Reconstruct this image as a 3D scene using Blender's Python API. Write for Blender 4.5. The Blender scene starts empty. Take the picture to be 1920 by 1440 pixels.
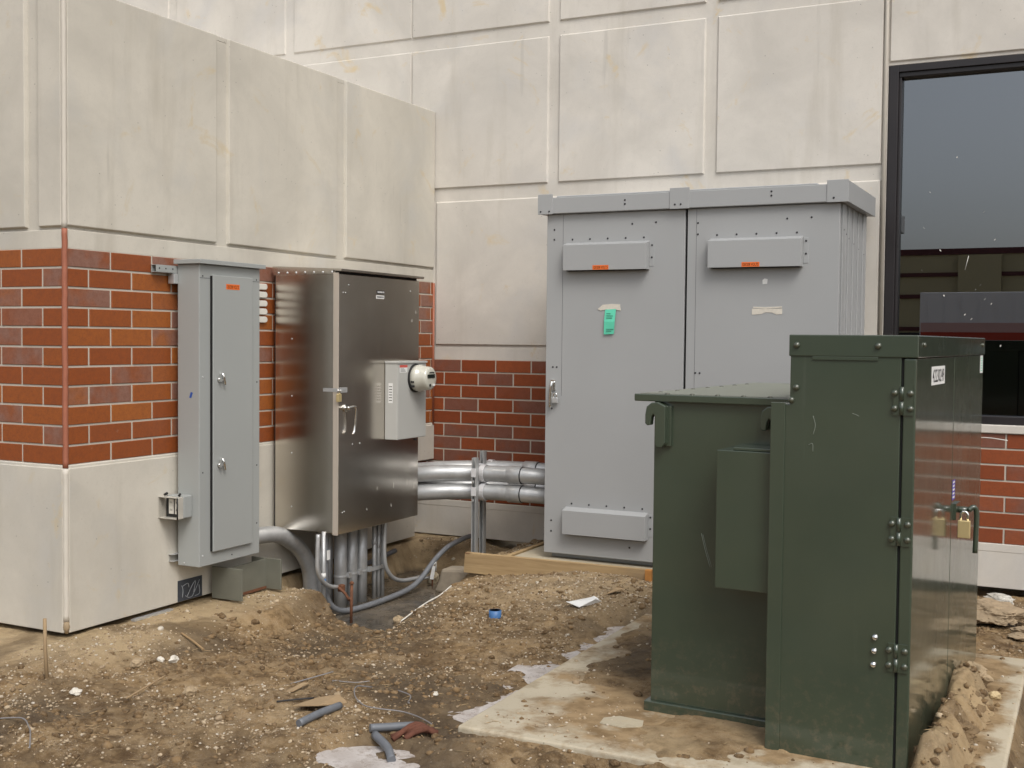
import bpy, bmesh, math, random
import numpy as np
from mathutils import noise as mnoise
from mathutils import Vector, Matrix
rad = math.radians
random.seed(7); np.random.seed(7)
SC = bpy.context.scene
COL = SC.collection

# ------------------------------------------------------------------ camera
CX, CY, CZ = 4.7015, -4.3168, 0.6722
yaw, pitch, roll = .4628, -.0384, .0098
cy_, sy_, cp_, sp_ = math.cos(yaw), math.sin(yaw), math.cos(pitch), math.sin(pitch)
fw = Vector((-sy_*cp_, cy_*cp_, sp_)); rt = Vector((cy_, sy_, 0)); up = rt.cross(fw)
r2 = math.cos(roll)*rt + math.sin(roll)*up; u2 = -math.sin(roll)*rt + math.cos(roll)*up
cd = bpy.data.cameras.new('camera'); cam = bpy.data.objects.new('camera', cd); COL.objects.link(cam)
cam.matrix_world = Matrix(((r2.x, u2.x, -fw.x, CX), (r2.y, u2.y, -fw.y, CY), (r2.z, u2.z, -fw.z, CZ), (0, 0, 0, 1)))
cd.sensor_width = 36; cd.lens = 2193.3/1920*36; cd.clip_end = 2000; cd.clip_start = .05
SC.camera = cam

# ------------------------------------------------------------------ world, sun, exposure (overcast)
w = bpy.data.worlds.new("World"); SC.world = w; w.use_nodes = True
nt = w.node_tree; nt.nodes.clear()
SUN_EL, SUN_AZ = rad(52), rad(134)      # azimuth clockwise from +Y
sky = nt.nodes.new('ShaderNodeTexSky'); sky.sky_type = 'NISHITA'; sky.sun_disc = False
sky.sun_elevation = SUN_EL; sky.sun_rotation = SUN_AZ; sky.dust_density = 4; sky.air_density = 1.0
hs = nt.nodes.new('ShaderNodeHueSaturation'); hs.inputs['Saturation'].default_value = .36
bg = nt.nodes.new('ShaderNodeBackground'); bg.inputs['Strength'].default_value = .15
wo = nt.nodes.new('ShaderNodeOutputWorld')
nt.links.new(sky.outputs[0], hs.inputs['Color']); nt.links.new(hs.outputs[0], bg.inputs[0]); nt.links.new(bg.outputs[0], wo.inputs[0])
sd = bpy.data.lights.new('sun', 'SUN'); sun = bpy.data.objects.new('sun', sd); COL.objects.link(sun)
sd.energy = 1.15; sd.angle = rad(26); sd.color = (1, .96, .9)
sdir = Vector((math.sin(SUN_AZ)*math.cos(SUN_EL), math.cos(SUN_AZ)*math.cos(SUN_EL), math.sin(SUN_EL)))
sun.rotation_euler = sdir.to_track_quat('Z', 'Y').to_euler()
SC.view_settings.view_transform = 'Standard'; SC.view_settings.look = 'None'
SC.view_settings.exposure = 0.25; SC.view_settings.gamma = 1.0
SC.view_settings.use_curve_mapping = False

# ------------------------------------------------------------------ mesh helpers
class MB:
    def __init__(s): s.v = []; s.f = []; s.sm = []
    def add(s, v, f, smooth=False):
        b = len(s.v); s.v += [tuple(p) for p in v]
        for q in f: s.f.append([b+i for i in q]); s.sm.append(smooth)
        return s
    def box(s, a, b, T=None):
        x0, y0, z0 = a; x1, y1, z1 = b
        v = [(x0,y0,z0),(x1,y0,z0),(x1,y1,z0),(x0,y1,z0),(x0,y0,z1),(x1,y0,z1),(x1,y1,z1),(x0,y1,z1)]
        if T: v = [T(*p) for p in v]
        return s.add(v, [(0,3,2,1),(4,5,6,7),(0,1,5,4),(1,2,6,5),(2,3,7,6),(3,0,4,7)])
    def fru(s, u0, u1, z0, z1, n0, n1, ins, T):     # chamfered raised field on a wall
        v = [(u0,n0,z0),(u1,n0,z0),(u1,n0,z1),(u0,n0,z1),(u0+ins,n1,z0+ins),(u1-ins,n1,z0+ins),(u1-ins,n1,z1-ins),(u0+ins,n1,z1-ins)]
        v = [T(*p) for p in v]
        return s.add(v, [(4,5,6,7),(0,1,5,4),(1,2,6,5),(2,3,7,6),(3,0,4,7)])
    def prism(s, poly, n0, n1, T=lambda a, n, b: (a, n, b)):   # poly in (a,b), extruded along n
        k = len(poly)
        v = [T(a, n0, b) for a, b in poly] + [T(a, n1, b) for a, b in poly]
        f = [tuple(range(k-1, -1, -1)), tuple(range(k, 2*k))] + [(i, (i+1) % k, k+(i+1) % k, k+i) for i in range(k)]
        return s.add(v, f)
    def tube(s, pts, r, seg=12, caps=True, rs=None):
        pts = [Vector(p) for p in pts]; n = len(pts)
        t0 = (pts[1]-pts[0]).normalized()
        nrm = t0.orthogonal().normalized(); rings = []
        for i, p in enumerate(pts):
            t = (pts[min(i+1, n-1)]-pts[max(i-1, 0)]).normalized()
            nrm = (nrm - t*nrm.dot(t)).normalized(); bn = t.cross(nrm)
            rr = rs[i] if rs else r
            rings += [p + rr*(math.cos(2*math.pi*k/seg)*nrm + math.sin(2*math.pi*k/seg)*bn) for k in range(seg)]
        b = len(s.v); s.v += [tuple(p) for p in rings]
        for i in range(n-1):
            for k in range(seg):
                a = b+i*seg+k; c = b+i*seg+(k+1) % seg
                s.f.append([a, c, c+seg, a+seg]); s.sm.append(True)
        if caps:
            s.f.append([b+k for k in range(seg-1, -1, -1)]); s.sm.append(False)
            s.f.append([b+(n-1)*seg+k for k in range(seg)]); s.sm.append(False)
        return s
    def cyl(s, p0, p1, r, seg=16, r1=None): return s.tube([p0, p1], r, seg, rs=[r, r if r1 is None else r1])
    def dome(s, c, n, r, h, seg=12):                 # bolt head: c centre, n axis
        c = Vector(c); n = Vector(n).normalized()
        ps = []; rs = []
        for i in range(6):
            a = i/5*math.pi/2
            ps.append(c+n*h*math.sin(a)); rs.append(max(r*math.cos(a), r*.04))
        return s.tube(ps, r, seg, rs=rs)
    def build(s, name, m, parent=None, bevel=0, kind=None, seg=2):
        me = bpy.data.meshes.new(name); me.from_pydata(s.v, [], s.f)
        me.polygons.foreach_set('use_smooth', s.sm)
        bm = bmesh.new(); bm.from_mesh(me)
        bmesh.ops.recalc_face_normals(bm, faces=bm.faces); bm.to_mesh(me); bm.free()
        me.materials.append(m); o = bpy.data.objects.new(name, me); COL.objects.link(o)
        if parent:
            o.parent = parent; L = root_loc(parent)
            me.transform(Matrix.Translation(-L))
        if bevel:
            md = o.modifiers.new('bevel', 'BEVEL'); md.width = bevel; md.segments = seg; md.limit_method = 'ANGLE'; md.angle_limit = rad(50)
        if kind: o['kind'] = kind
        return o
def root_loc(o):
    while o.parent: o = o.parent
    return Vector(o.location)
def thing(name, label, cat, loc, group=None, rz=0):
    o = bpy.data.objects.new(name, None); COL.objects.link(o); o.location = loc; o.rotation_euler = (0, 0, rz)
    o.empty_display_size = .1
    o['label'] = label; o['category'] = cat
    if group: o['group'] = group
    return o
def tag(o, label, cat, group=None):
    o['label'] = label; o['category'] = cat
    if group: o['group'] = group
    # put the origin at the base of the mesh
    me = o.data; n = len(me.vertices); a = np.empty(n*3); me.vertices.foreach_get('co', a); a = a.reshape(-1, 3)
    c = Vector(((a[:,0].min()+a[:,0].max())/2, (a[:,1].min()+a[:,1].max())/2, a[:,2].min()))
    me.transform(Matrix.Translation(-c)); o.location = c
    return o
def stamp(name, proto, m, parent, pts):              # repeats that share one mesh, parented one by one
    L = root_loc(parent); out = []
    for p in pts:
        o = bpy.data.objects.new(name, proto); COL.objects.link(o); o.parent = parent; o.location = Vector(p)-L; out.append(o)
    return out
def proto(mb, name, m):
    me = bpy.data.meshes.new(name); me.from_pydata(mb.v, [], mb.f); me.polygons.foreach_set('use_smooth', mb.sm)
    bm = bmesh.new(); bm.from_mesh(me); bmesh.ops.recalc_face_normals(bm, faces=bm.faces); bm.to_mesh(me); bm.free()
    me.materials.append(m); return me
def fillet(pts, r, seg=8):
    pts = [Vector(p) for p in pts]; out = [pts[0]]
    for i in range(1, len(pts)-1):
        a, b, c = pts[i-1], pts[i], pts[i+1]
        d0 = (a-b); d1 = (c-b); rr = min(r, d0.length*.49, d1.length*.49)
        p0 = b+d0.normalized()*rr; p1 = b+d1.normalized()*rr
        for k in range(seg+1):
            t = k/seg; out.append((1-t)**2*p0+2*t*(1-t)*b+t*t*p1)
    out.append(pts[-1]); return out
def smooth(pts, n=8):                                # Catmull-Rom
    P = [Vector(p) for p in pts]; P = [2*P[0]-P[1]]+P+[2*P[-1]-P[-2]]; out = []
    for i in range(1, len(P)-2):
        for k in range(n):
            t = k/n; a, b, c, d = P[i-1:i+3]
            out.append(.5*((2*b)+(-a+c)*t+(2*a-5*b+4*c-d)*t*t+(-a+3*b-3*c+d)*t**3))
    out.append(P[-2]); return out
def text(s, T, u0, u1, z0, z1, n, m, parent, name='lettering', bold=0.0):
    cu = bpy.data.curves.new('t', 'FONT'); cu.body = s; cu.resolution_u = 2; cu.offset = bold
    o = bpy.data.objects.new('t', cu); COL.objects.link(o); bpy.context.view_layer.update()
    me = bpy.data.meshes.new_from_object(o.evaluated_get(bpy.context.evaluated_depsgraph_get()))
    bpy.data.objects.remove(o)
    k = len(me.vertices); a = np.empty(k*3); me.vertices.foreach_get('co', a); a = a.reshape(-1, 3)
    lo = a.min(0); hi = a.max(0); L = root_loc(parent)
    b = [Vector(T(u0+(p[0]-lo[0])/(hi[0]-lo[0])*(u1-u0), n, z0+(p[1]-lo[1])/(hi[1]-lo[1])*(z1-z0)))-L for p in a]
    me.vertices.foreach_set('co', np.array([c for q in b for c in q])); me.materials.clear(); me.materials.append(m)
    me.name = name; q = bpy.data.objects.new(name, me); COL.objects.link(q); q.parent = parent; return q

# ------------------------------------------------------------------ materials
def mat(name, col, rough=.6, metal=0, bump=0, bscale=60, var=0, vscale=4, spec=.5, coat=0, aniso=0):
    m = bpy.data.materials.new(name); m.use_nodes = True; n = m.node_tree; p = n.nodes['Principled BSDF']
    p.inputs['Base Color'].default_value = (*col, 1); p.inputs['Roughness'].default_value = rough
    p.inputs['Metallic'].default_value = metal; p.inputs['Specular IOR Level'].default_value = spec
    p.inputs['Coat Weight'].default_value = coat; p.inputs['Coat Roughness'].default_value = .2
    p.inputs['Anisotropic'].default_value = aniso
    tc = n.nodes.new('ShaderNodeTexCoord')
    if var:
        no = n.nodes.new('ShaderNodeTexNoise'); no.inputs['Scale'].default_value = vscale; no.inputs['Detail'].default_value = 8
        n.links.new(tc.outputs['Object'], no.inputs['Vector'])
        mx = n.nodes.new('ShaderNodeMix'); mx.data_type = 'RGBA'; n.links.new(no.outputs[0], mx.inputs[0])
        mx.inputs[6].default_value = (*[c*(1-var) for c in col], 1); mx.inputs[7].default_value = (*[min(1, c*(1+var)) for c in col], 1)
        n.links.new(mx.outputs[2], p.inputs['Base Color'])
        mr = n.nodes.new('ShaderNodeMapRange'); mr.inputs[3].default_value = max(0, rough-.08); mr.inputs[4].default_value = min(1, rough+.1)
        n.links.new(no.outputs[0], mr.inputs[0]); n.links.new(mr.outputs[0], p.inputs['Roughness'])
    if bump:
        nb = n.nodes.new('ShaderNodeTexNoise'); nb.inputs['Scale'].default_value = bscale; nb.inputs['Detail'].default_value = 4
        n.links.new(tc.outputs['Object'], nb.inputs['Vector'])
        b = n.nodes.new('ShaderNodeBump'); b.inputs['Strength'].default_value = bump; b.inputs['Distance'].default_value = .002
        n.links.new(nb.outputs[0], b.inputs['Height']); n.links.new(b.outputs[0], p.inputs['Normal'])
    return m
class NG:                                            # tiny node-graph helper
    def __init__(s, name):
        s.m = bpy.data.materials.new(name); s.m.use_nodes = True; s.n = s.m.node_tree; s.p = s.n.nodes['Principled BSDF']
        s.geo = s.n.nodes.new('ShaderNodeNewGeometry'); s.tc = s.n.nodes.new('ShaderNodeTexCoord')
    def link(s, a, b): s.n.links.new(a, b)
    def mapping(s, src, sc):
        q = s.n.nodes.new('ShaderNodeMapping'); q.inputs['Scale'].default_value = sc; s.link(src, q.inputs[0]); return q.outputs[0]
    def noise(s, vec, scale, detail=6, rough=.6, dist=0):
        q = s.n.nodes.new('ShaderNodeTexNoise'); q.inputs['Scale'].default_value = scale; q.inputs['Detail'].default_value = detail
        q.inputs['Roughness'].default_value = rough; q.inputs['Distortion'].default_value = dist; s.link(vec, q.inputs['Vector']); return q.outputs[0]
    def vor(s, vec, scale, feat='F1'):
        q = s.n.nodes.new('ShaderNodeTexVoronoi'); q.inputs['Scale'].default_value = scale; q.feature = feat; s.link(vec, q.inputs['Vector']); return q
    def ramp(s, fac, a, b, lo=0, hi=1):
        q = s.n.nodes.new('ShaderNodeMapRange'); q.inputs[1].default_value = a; q.inputs[2].default_value = b
        q.inputs[3].default_value = lo; q.inputs[4].default_value = hi; s.link(fac, q.inputs[0]); return q.outputs[0]
    def mix(s, fac, a, b):
        q = s.n.nodes.new('ShaderNodeMix'); q.data_type = 'RGBA'
        if hasattr(fac, 'links'): s.link(fac, q.inputs[0])
        else: q.inputs[0].default_value = fac
        for x, k in ((a, 6), (b, 7)):
            if hasattr(x, 'links'): s.link(x, q.inputs[k])
            else: q.inputs[k].default_value = (*x, 1)
        return q.outputs[2]
    def math(s, op, a, b):
        q = s.n.nodes.new('ShaderNodeMath'); q.operation = op
        for x, k in ((a, 0), (b, 1)):
            if hasattr(x, 'links'): s.link(x, q.inputs[k])
            else: q.inputs[k].default_value = x
        return q.outputs[0]
    def attr(s, name):
        q = s.n.nodes.new('ShaderNodeAttribute'); q.attribute_name = name; return q.outputs['Fac']
    def bump(s, h, strength, dist):
        q = s.n.nodes.new('ShaderNodeBump'); q.inputs['Strength'].default_value = strength; q.inputs['Distance'].default_value = dist
        s.link(h, q.inputs['Height']); s.link(q.outputs[0], s.p.inputs['Normal'])
    def col(s, c): s.link(c, s.p.inputs['Base Color'])

def concrete(name, base, dark, yellow=.5, stain=.5, rough=.85):
    g = NG(name); P = g.geo.outputs['Position']
    c = g.mix(g.ramp(g.noise(P, 1.3, 7, .62, .5), .38, .64), base, tuple(x*.83 for x in base))
    blu = g.noise(P, 1.9, 4, .5, .6); c = g.mix(g.ramp(blu, .55, .72, 0, .55), c, (base[0]*.80, base[1]*.83, base[2]*.89))
    st = g.noise(g.mapping(P, (5, 5, .7)), 1.0, 7, .62); c = g.mix(g.ramp(st, .55, .74, 0, stain), c, dark)
    ye = g.noise(P, 3.2, 7, .68, .8); c = g.mix(g.ramp(ye, .60, .70, 0, yellow), c, (base[0]*.92, base[1]*.80, base[2]*.58))
    sp = g.noise(P, 90, 3, .6); c = g.mix(g.ramp(sp, .58, .75, 0, .30), c, dark); c = g.mix(g.ramp(g.noise(P, 11, 8, .75), .52, .70, 0, .28), c, tuple(x*.78 for x in base))
    v = g.vor(P, 17); c = g.mix(g.math('MULTIPLY', g.ramp(v.outputs['Distance'], .045, .075, .75, 0), g.ramp(g.noise(P, 2.6, 4), .48, .56)), c, tuple(x*.35 for x in base))
    rs_ = g.noise(g.mapping(P, (11, 11, .9)), 1.0, 4, .5); c = g.mix(g.ramp(rs_, .68, .74, 0, .32), c, tuple(x*.62 for x in base))
    g.col(c); g.p.inputs['Roughness'].default_value = rough; g.p.inputs['Specular IOR Level'].default_value = .3
    g.bump(g.noise(P, 160, 5, .7), .35, .0015); return g.m
M_CONC_L = concrete('precast_concrete_projection', (.595, .56, .485), (.42, .385, .315), .75, .55)
M_CONC_B = concrete('precast_concrete_main', (.645, .61, .55), (.45, .415, .35), .9, .5)
M_PAD = concrete('pad_concrete', (.47, .41, .30), (.20, .15, .08), .5, .9)
def muddypad():
    m = concrete('mud_filmed_concrete', (.50, .44, .33), (.20, .15, .08), .5, .8); n = m.node_tree; p = n.nodes['Principled BSDF']
    src = p.inputs['Base Color'].links[0].from_socket; g = NG.__new__(NG); g.m = m; g.n = n; g.p = p
    geo = [q for q in n.nodes if q.type == 'NEW_GEOMETRY'][0].outputs['Position']
    sx = n.nodes.new('ShaderNodeSeparateXYZ'); g.link(geo, sx.inputs[0])
    inl = g.math('MULTIPLY', g.ramp(sx.outputs[0], 2.44, 2.85), g.ramp(sx.outputs[1], -.22, .5))
    inl = g.math('MULTIPLY', inl, g.math('MULTIPLY', g.ramp(sx.outputs[0], 4.44, 4.30), g.ramp(sx.outputs[1], 2.02, 1.8)))
    f = g.math('ADD', g.noise(geo, 3.5, 8, .68), g.math('MULTIPLY', inl, .30))
    c = g.mix(g.ramp(f, .51, .66, 0, .92), src, g.mix(g.ramp(g.noise(geo, 9, 6), .4, .6), (.30, .205, .105), (.17, .105, .045)))
    g.col(c); return m
M_MPAD = muddypad()
def brickmat(name, a, b, mau):
    g = NG(name); P = g.geo.outputs['Position']; r = g.geo.outputs['Random Per Island']
    c = g.mix(g.ramp(r, 0, .62), a, b)
    wh = g.n.nodes.new('ShaderNodeTexWhiteNoise'); wh.noise_dimensions = '1D'; g.link(r, wh.inputs['W'])
    k = g.math('MULTIPLY', g.ramp(wh.outputs[0], .58, .72), g.ramp(g.noise(P, 5.5, 3), .36, .56, .25, 1))
    c = g.mix(k, c, mau); c = g.mix(g.ramp(g.noise(P, 130, 5, .75), .50, .72, 0, .5), c, (.11, .035, .018)); c = g.mix(g.ramp(g.noise(P, 30, 6, .7), .40, .68, 0, .35), c, (.14, .045, .022))
    c = g.mix(g.ramp(g.noise(P, 9, 6, .7), .66, .78, 0, .35), c, (.36, .27, .22))
    g.col(c); g.p.inputs['Roughness'].default_value = .5; g.p.inputs['Specular IOR Level'].default_value = .35
    g.bump(g.noise(P, 240, 4, .6), .3, .001); return g.m
M_BRICK_L = brickmat('orange_brick', (.36, .115, .024), (.27, .070, .017), (.25, .13, .095))
M_BRICK_B = brickmat('red_brick', (.31, .080, .026), (.24, .058, .020), (.21, .090, .062))
M_MORTAR = mat('mortar', (.50, .46, .39), .9, bump=.4, bscale=150, var=.12, vscale=12)
M_CAULK = mat('light_sealant', (.56, .52, .45), .6, var=.1, vscale=9)
M_CAULKR = mat('red_sealant', (.33, .115, .065), .6, var=.15, vscale=14)
M_GREY = mat('grey_enamel', (.345, .352, .352), .45, bump=.12, bscale=500, var=.07, vscale=1.6)
M_GREYP = mat('panel_grey_enamel', (.33, .345, .335), .42, bump=.12, bscale=500, var=.035, vscale=2.2)
M_METER = mat('meter_box_enamel', (.43, .43, .405), .45, var=.04, vscale=6)
M_SCREW = mat('dark_screw', (.02, .02, .022), .5)
M_HOLE = mat('black_gap', (.006, .006, .006), .9)
M_CHROME = mat('bright_chrome', (.80, .80, .78), .14, 1)
M_ZINC = mat('zinc_plated', (.58, .59, .59), .35, .6, var=.12, vscale=30)
M_BRIGHT = mat('bright_plated_clamp', (.85, .86, .88), .3, .35)
M_BRASS = mat('brass_padlock', (.72, .58, .30), .35, .6)
M_ORANGE = mat('orange_sticker', (.80, .16, .02), .5)
M_BLACK = mat('black_ink', (.012, .012, .012), .6)
M_WHITE = mat('white_paper', (.72, .72, .70), .6)
M_TAPE = mat('masking_tape', (.62, .58, .50), .6, var=.15, vscale=60)
M_TEAL = mat('mint_card', (.12, .62, .42), .6)
M_BLUE = mat('blue_plastic', (.06, .16, .36), .45)
M_BLUETAPE = mat('blue_tape', (.02, .08, .35), .5)
M_PURPLE = mat('violet_sticker', (.09, .07, .38), .5)
M_RED = mat('red_ink', (.55, .08, .06), .5)
M_WHITEPL = mat('white_plastic', (.66, .64, .58), .45, var=.08, vscale=20)
M_METERGL = mat('meter_cover', (.50, .49, .42), .2, coat=.6)
M_LCD = mat('display_black', (.015, .02, .018), .1)
M_BRONZE = mat('dark_bronze_frame', (.018, .015, .016), .38, var=.2, vscale=5)
M_RUST = mat('rusty_steel', (.14, .055, .025), .8, bump=.6, bscale=200, var=.5, vscale=40)
M_PVC = mat('grey_pvc', (.13, .14, .155), .45, var=.25, vscale=25)
M_WIRE = mat('grey_wire', (.26, .25, .25), .5, .3)
M_WOODR = mat('weathered_twig', (.30, .20, .10), .85, var=.3, vscale=40)
M_TAN = mat('tan_board_scrap', (.32, .225, .125), .85, var=.2, vscale=30)
M_SLATE = mat('black_patch', (.045, .052, .065), .55, var=.35, vscale=30)
M_CHALK = mat('chalk_smear', (.30, .32, .34), .8, var=.3, vscale=60)
M_RAG = mat('red_brown_rag', (.115, .042, .024), .9, bump=.8, bscale=90, var=.4, vscale=40)
M_ROCK = mat('tan_stone', (.33, .25, .155), .9, bump=.7, bscale=60, var=.35, vscale=18)
M_ROCKW = mat('pale_stone', (.60, .56, .48), .85, bump=.5, bscale=80, var=.15, vscale=25)
M_MUDROCK = mat('mud_lump', (.17, .115, .06), .95, bump=1, bscale=70, var=.45, vscale=22)
M_FELT = mat('sand_slab', (.31, .235, .15), .95, bump=.8, bscale=80, var=.3, vscale=10)
M_CLEARPL = mat('clear_plastic', (.45, .43, .38), .2, var=.25, vscale=20)

M_SHEENG = mat('dusty_green_painted_sheen', (.19, .20, .165), .5, var=.25, vscale=5, bump=.2, bscale=200)  # green lightened to paint in the sky's grazing reflection on the lid, plus dust
def greenmat():
    g = NG('green_enamel'); P = g.tc.outputs['Object']
    c = g.mix(g.ramp(g.noise(P, 2.2, 5), .35, .7), (.043, .060, .038), (.034, .050, .032))
    st = g.noise(g.mapping(P, (14, 14, 1.2)), 1.0, 6, .6); c = g.mix(g.ramp(st, .66, .80, 0, .25), c, (.13, .145, .12))
    ds = g.noise(P, 14, 8, .75); c = g.mix(g.ramp(ds, .64, .78, 0, .2), c, (.15, .14, .11))
    sz = g.n.nodes.new('ShaderNodeSeparateXYZ'); g.link(P, sz.inputs[0])
    sp_ = g.math('MULTIPLY', g.ramp(sz.outputs[2], .42, .0), g.ramp(g.noise(P, 26, 8, .75), .50, .70)); c = g.mix(g.math('MULTIPLY', sp_, .6), c, (.16, .12, .075))
    g.col(c); g.p.inputs['Specular IOR Level'].default_value = .5; g.p.inputs['Coat Weight'].default_value = 1
    g.p.inputs['Coat Roughness'].default_value = .09
    g.link(g.ramp(g.noise(P, 3, 5), .3, .7, .28, .42), g.p.inputs['Roughness'])
    g.bump(g.noise(P, 420, 2, .5), .12, .001); return g.m
M_GREEN = greenmat()
def steelmat():
    g = NG('brushed_stainless_steel'); P = g.tc.outputs['Object']
    st = g.noise(g.mapping(P, (3, 3, 240)), 1.0, 3, .6)
    c = g.mix(g.ramp(g.noise(P, 2.5, 6), .3, .7), (.70, .66, .60), (.64, .60, .54))
    sc = g.noise(P, 40, 6, .75); c = g.mix(g.ramp(sc, .74, .80, 0, .25), c, (.60, .57, .50))
    g.col(c); g.p.inputs['Metallic'].default_value = 1
    g.link(g.ramp(g.noise(P, 4, 6), .3, .7, .20, .25), g.p.inputs['Roughness'])
    g.p.inputs['Anisotropic'].default_value = .35
    g.bump(st, .03, .0004); return g.m
M_STEEL = steelmat()
def galvmat():
    g = NG('galvanized_steel'); P = g.geo.outputs['Position']
    c = g.mix(g.ramp(g.noise(P, 9, 6, .65), .35, .7), (.50, .51, .51), (.38, .385, .385))
    c = g.mix(g.ramp(g.noise(P, 6, 7, .7), .60, .74, 0, .5), c, (.40, .33, .24))
    g.col(c); g.p.inputs['Metallic'].default_value = .45
    g.link(g.ramp(g.noise(P, 30, 4), .3, .7, .32, .5), g.p.inputs['Roughness'])
    g.bump(g.noise(P, 120, 4), .15, .001); return g.m
M_GALV = galvmat()
def woodmat():
    g = NG('form_lumber'); P = g.tc.outputs['Object']
    gr = g.noise(g.mapping(P, (1.5, 22, 22)), 1.5, 8, .6, .6)
    c = g.mix(g.ramp(gr, .3, .7), (.45, .32, .165), (.29, .195, .095))
    c = g.mix(g.ramp(g.noise(P, 3, 6), .55, .75, 0, .6), c, (.26, .19, .12))
    v = g.vor(g.mapping(P, (1, 2, 2.5)), 2.3); c = g.mix(g.ramp(v.outputs['Distance'], .05, .09, .8, 0), c, (.12, .05, .02))
    g.col(c); g.p.inputs['Roughness'].default_value = .8; g.bump(gr, .3, .002); return g.m
M_WOOD = woodmat()
def glassmat():
    m = bpy.data.materials.new('tinted_window_glass'); m.use_nodes = True; n = m.node_tree; n.nodes.clear()
    o = n.nodes.new('ShaderNodeOutputMaterial'); mx = n.nodes.new('ShaderNodeMixShader')
    t = n.nodes.new('ShaderNodeBsdfTransparent'); t.inputs[0].default_value = (.22, .22, .23, 1)
    gl = n.nodes.new('ShaderNodeBsdfGlossy'); gl.inputs['Roughness'].default_value = 0.0; gl.inputs[0].default_value = (.9, .95, 1, 1)
    lw = n.nodes.new('ShaderNodeFresnel'); lw.inputs[0].default_value = 2.75
    n.links.new(lw.outputs[0], mx.inputs[0]); n.links.new(t.outputs[0], mx.inputs[1]); n.links.new(gl.outputs[0], mx.inputs[2]); n.links.new(mx.outputs[0], o.inputs[0])
    return m
M_GLASS = glassmat()

# ------------------------------------------------------------------ terrain
_T = np.random.RandomState(3).rand(256, 256)
def vn(x, y, s=0):
    x = x+s*17.3; y = y+s*9.1
    xi = np.floor(x).astype(int); yi = np.floor(y).astype(int); fx = x-xi; fy = y-yi
    fx = fx*fx*(3-2*fx); fy = fy*fy*(3-2*fy)
    g = lambda i, j: _T[(xi+i) % 256, (yi+j) % 256]
    return (g(0,0)*(1-fx)+g(1,0)*fx)*(1-fy)+(g(0,1)*(1-fx)+g(1,1)*fx)*fy
def fbm(x, y, f, o=4, s=0):
    a = 1; t = 0; n = 0
    for i in range(o):
        t = t+a*(vn(x*f, y*f, s+i)-.5); n += a; a *= .5; f *= 2.03
    return t/n*2
def sm(a, b, x):
    t = np.clip((x-a)/(b-a), 0, 1); return t*t*(3-2*t)
ICE_Z = -.978
def ice_mask(x, y):
    wob = .05*fbm(x, y, 5, 3, 40)
    e = 2.41-x + wob
    wid = .12+.05*np.sin(y*7+1)+.03*np.sin(y*17)+.16*np.exp(-((y-1.5)/.35)**2)+.1*np.exp(-((y-.02)/.15)**2)
    a = (1-sm(wid*.6, wid+.07, e))*sm(-.1, .0, e+.06)*sm(-.15, 0, y)*(1-sm(1.9, 2.15, y))
    b = 1-sm(.55, 1.1, np.sqrt(((x-2.2)/.26)**2+((y+.52)/.2)**2)+wob*3)
    return np.clip(np.maximum(a, b), 0, 1)
def pit_mask(x, y):
    wob = .05*fbm(x, y, 6, 3, 20)
    xr = .80-.12*np.clip(y-1.75, 0, 2)
    return sm(.0, .10, x+wob)*(1-sm(xr, xr+.3, x+wob))*sm(1.57, 1.66, y+wob*.8+.30*np.clip(x-.5, 0, 1))*(1-sm(3.2, 3.56, y+wob))
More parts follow.
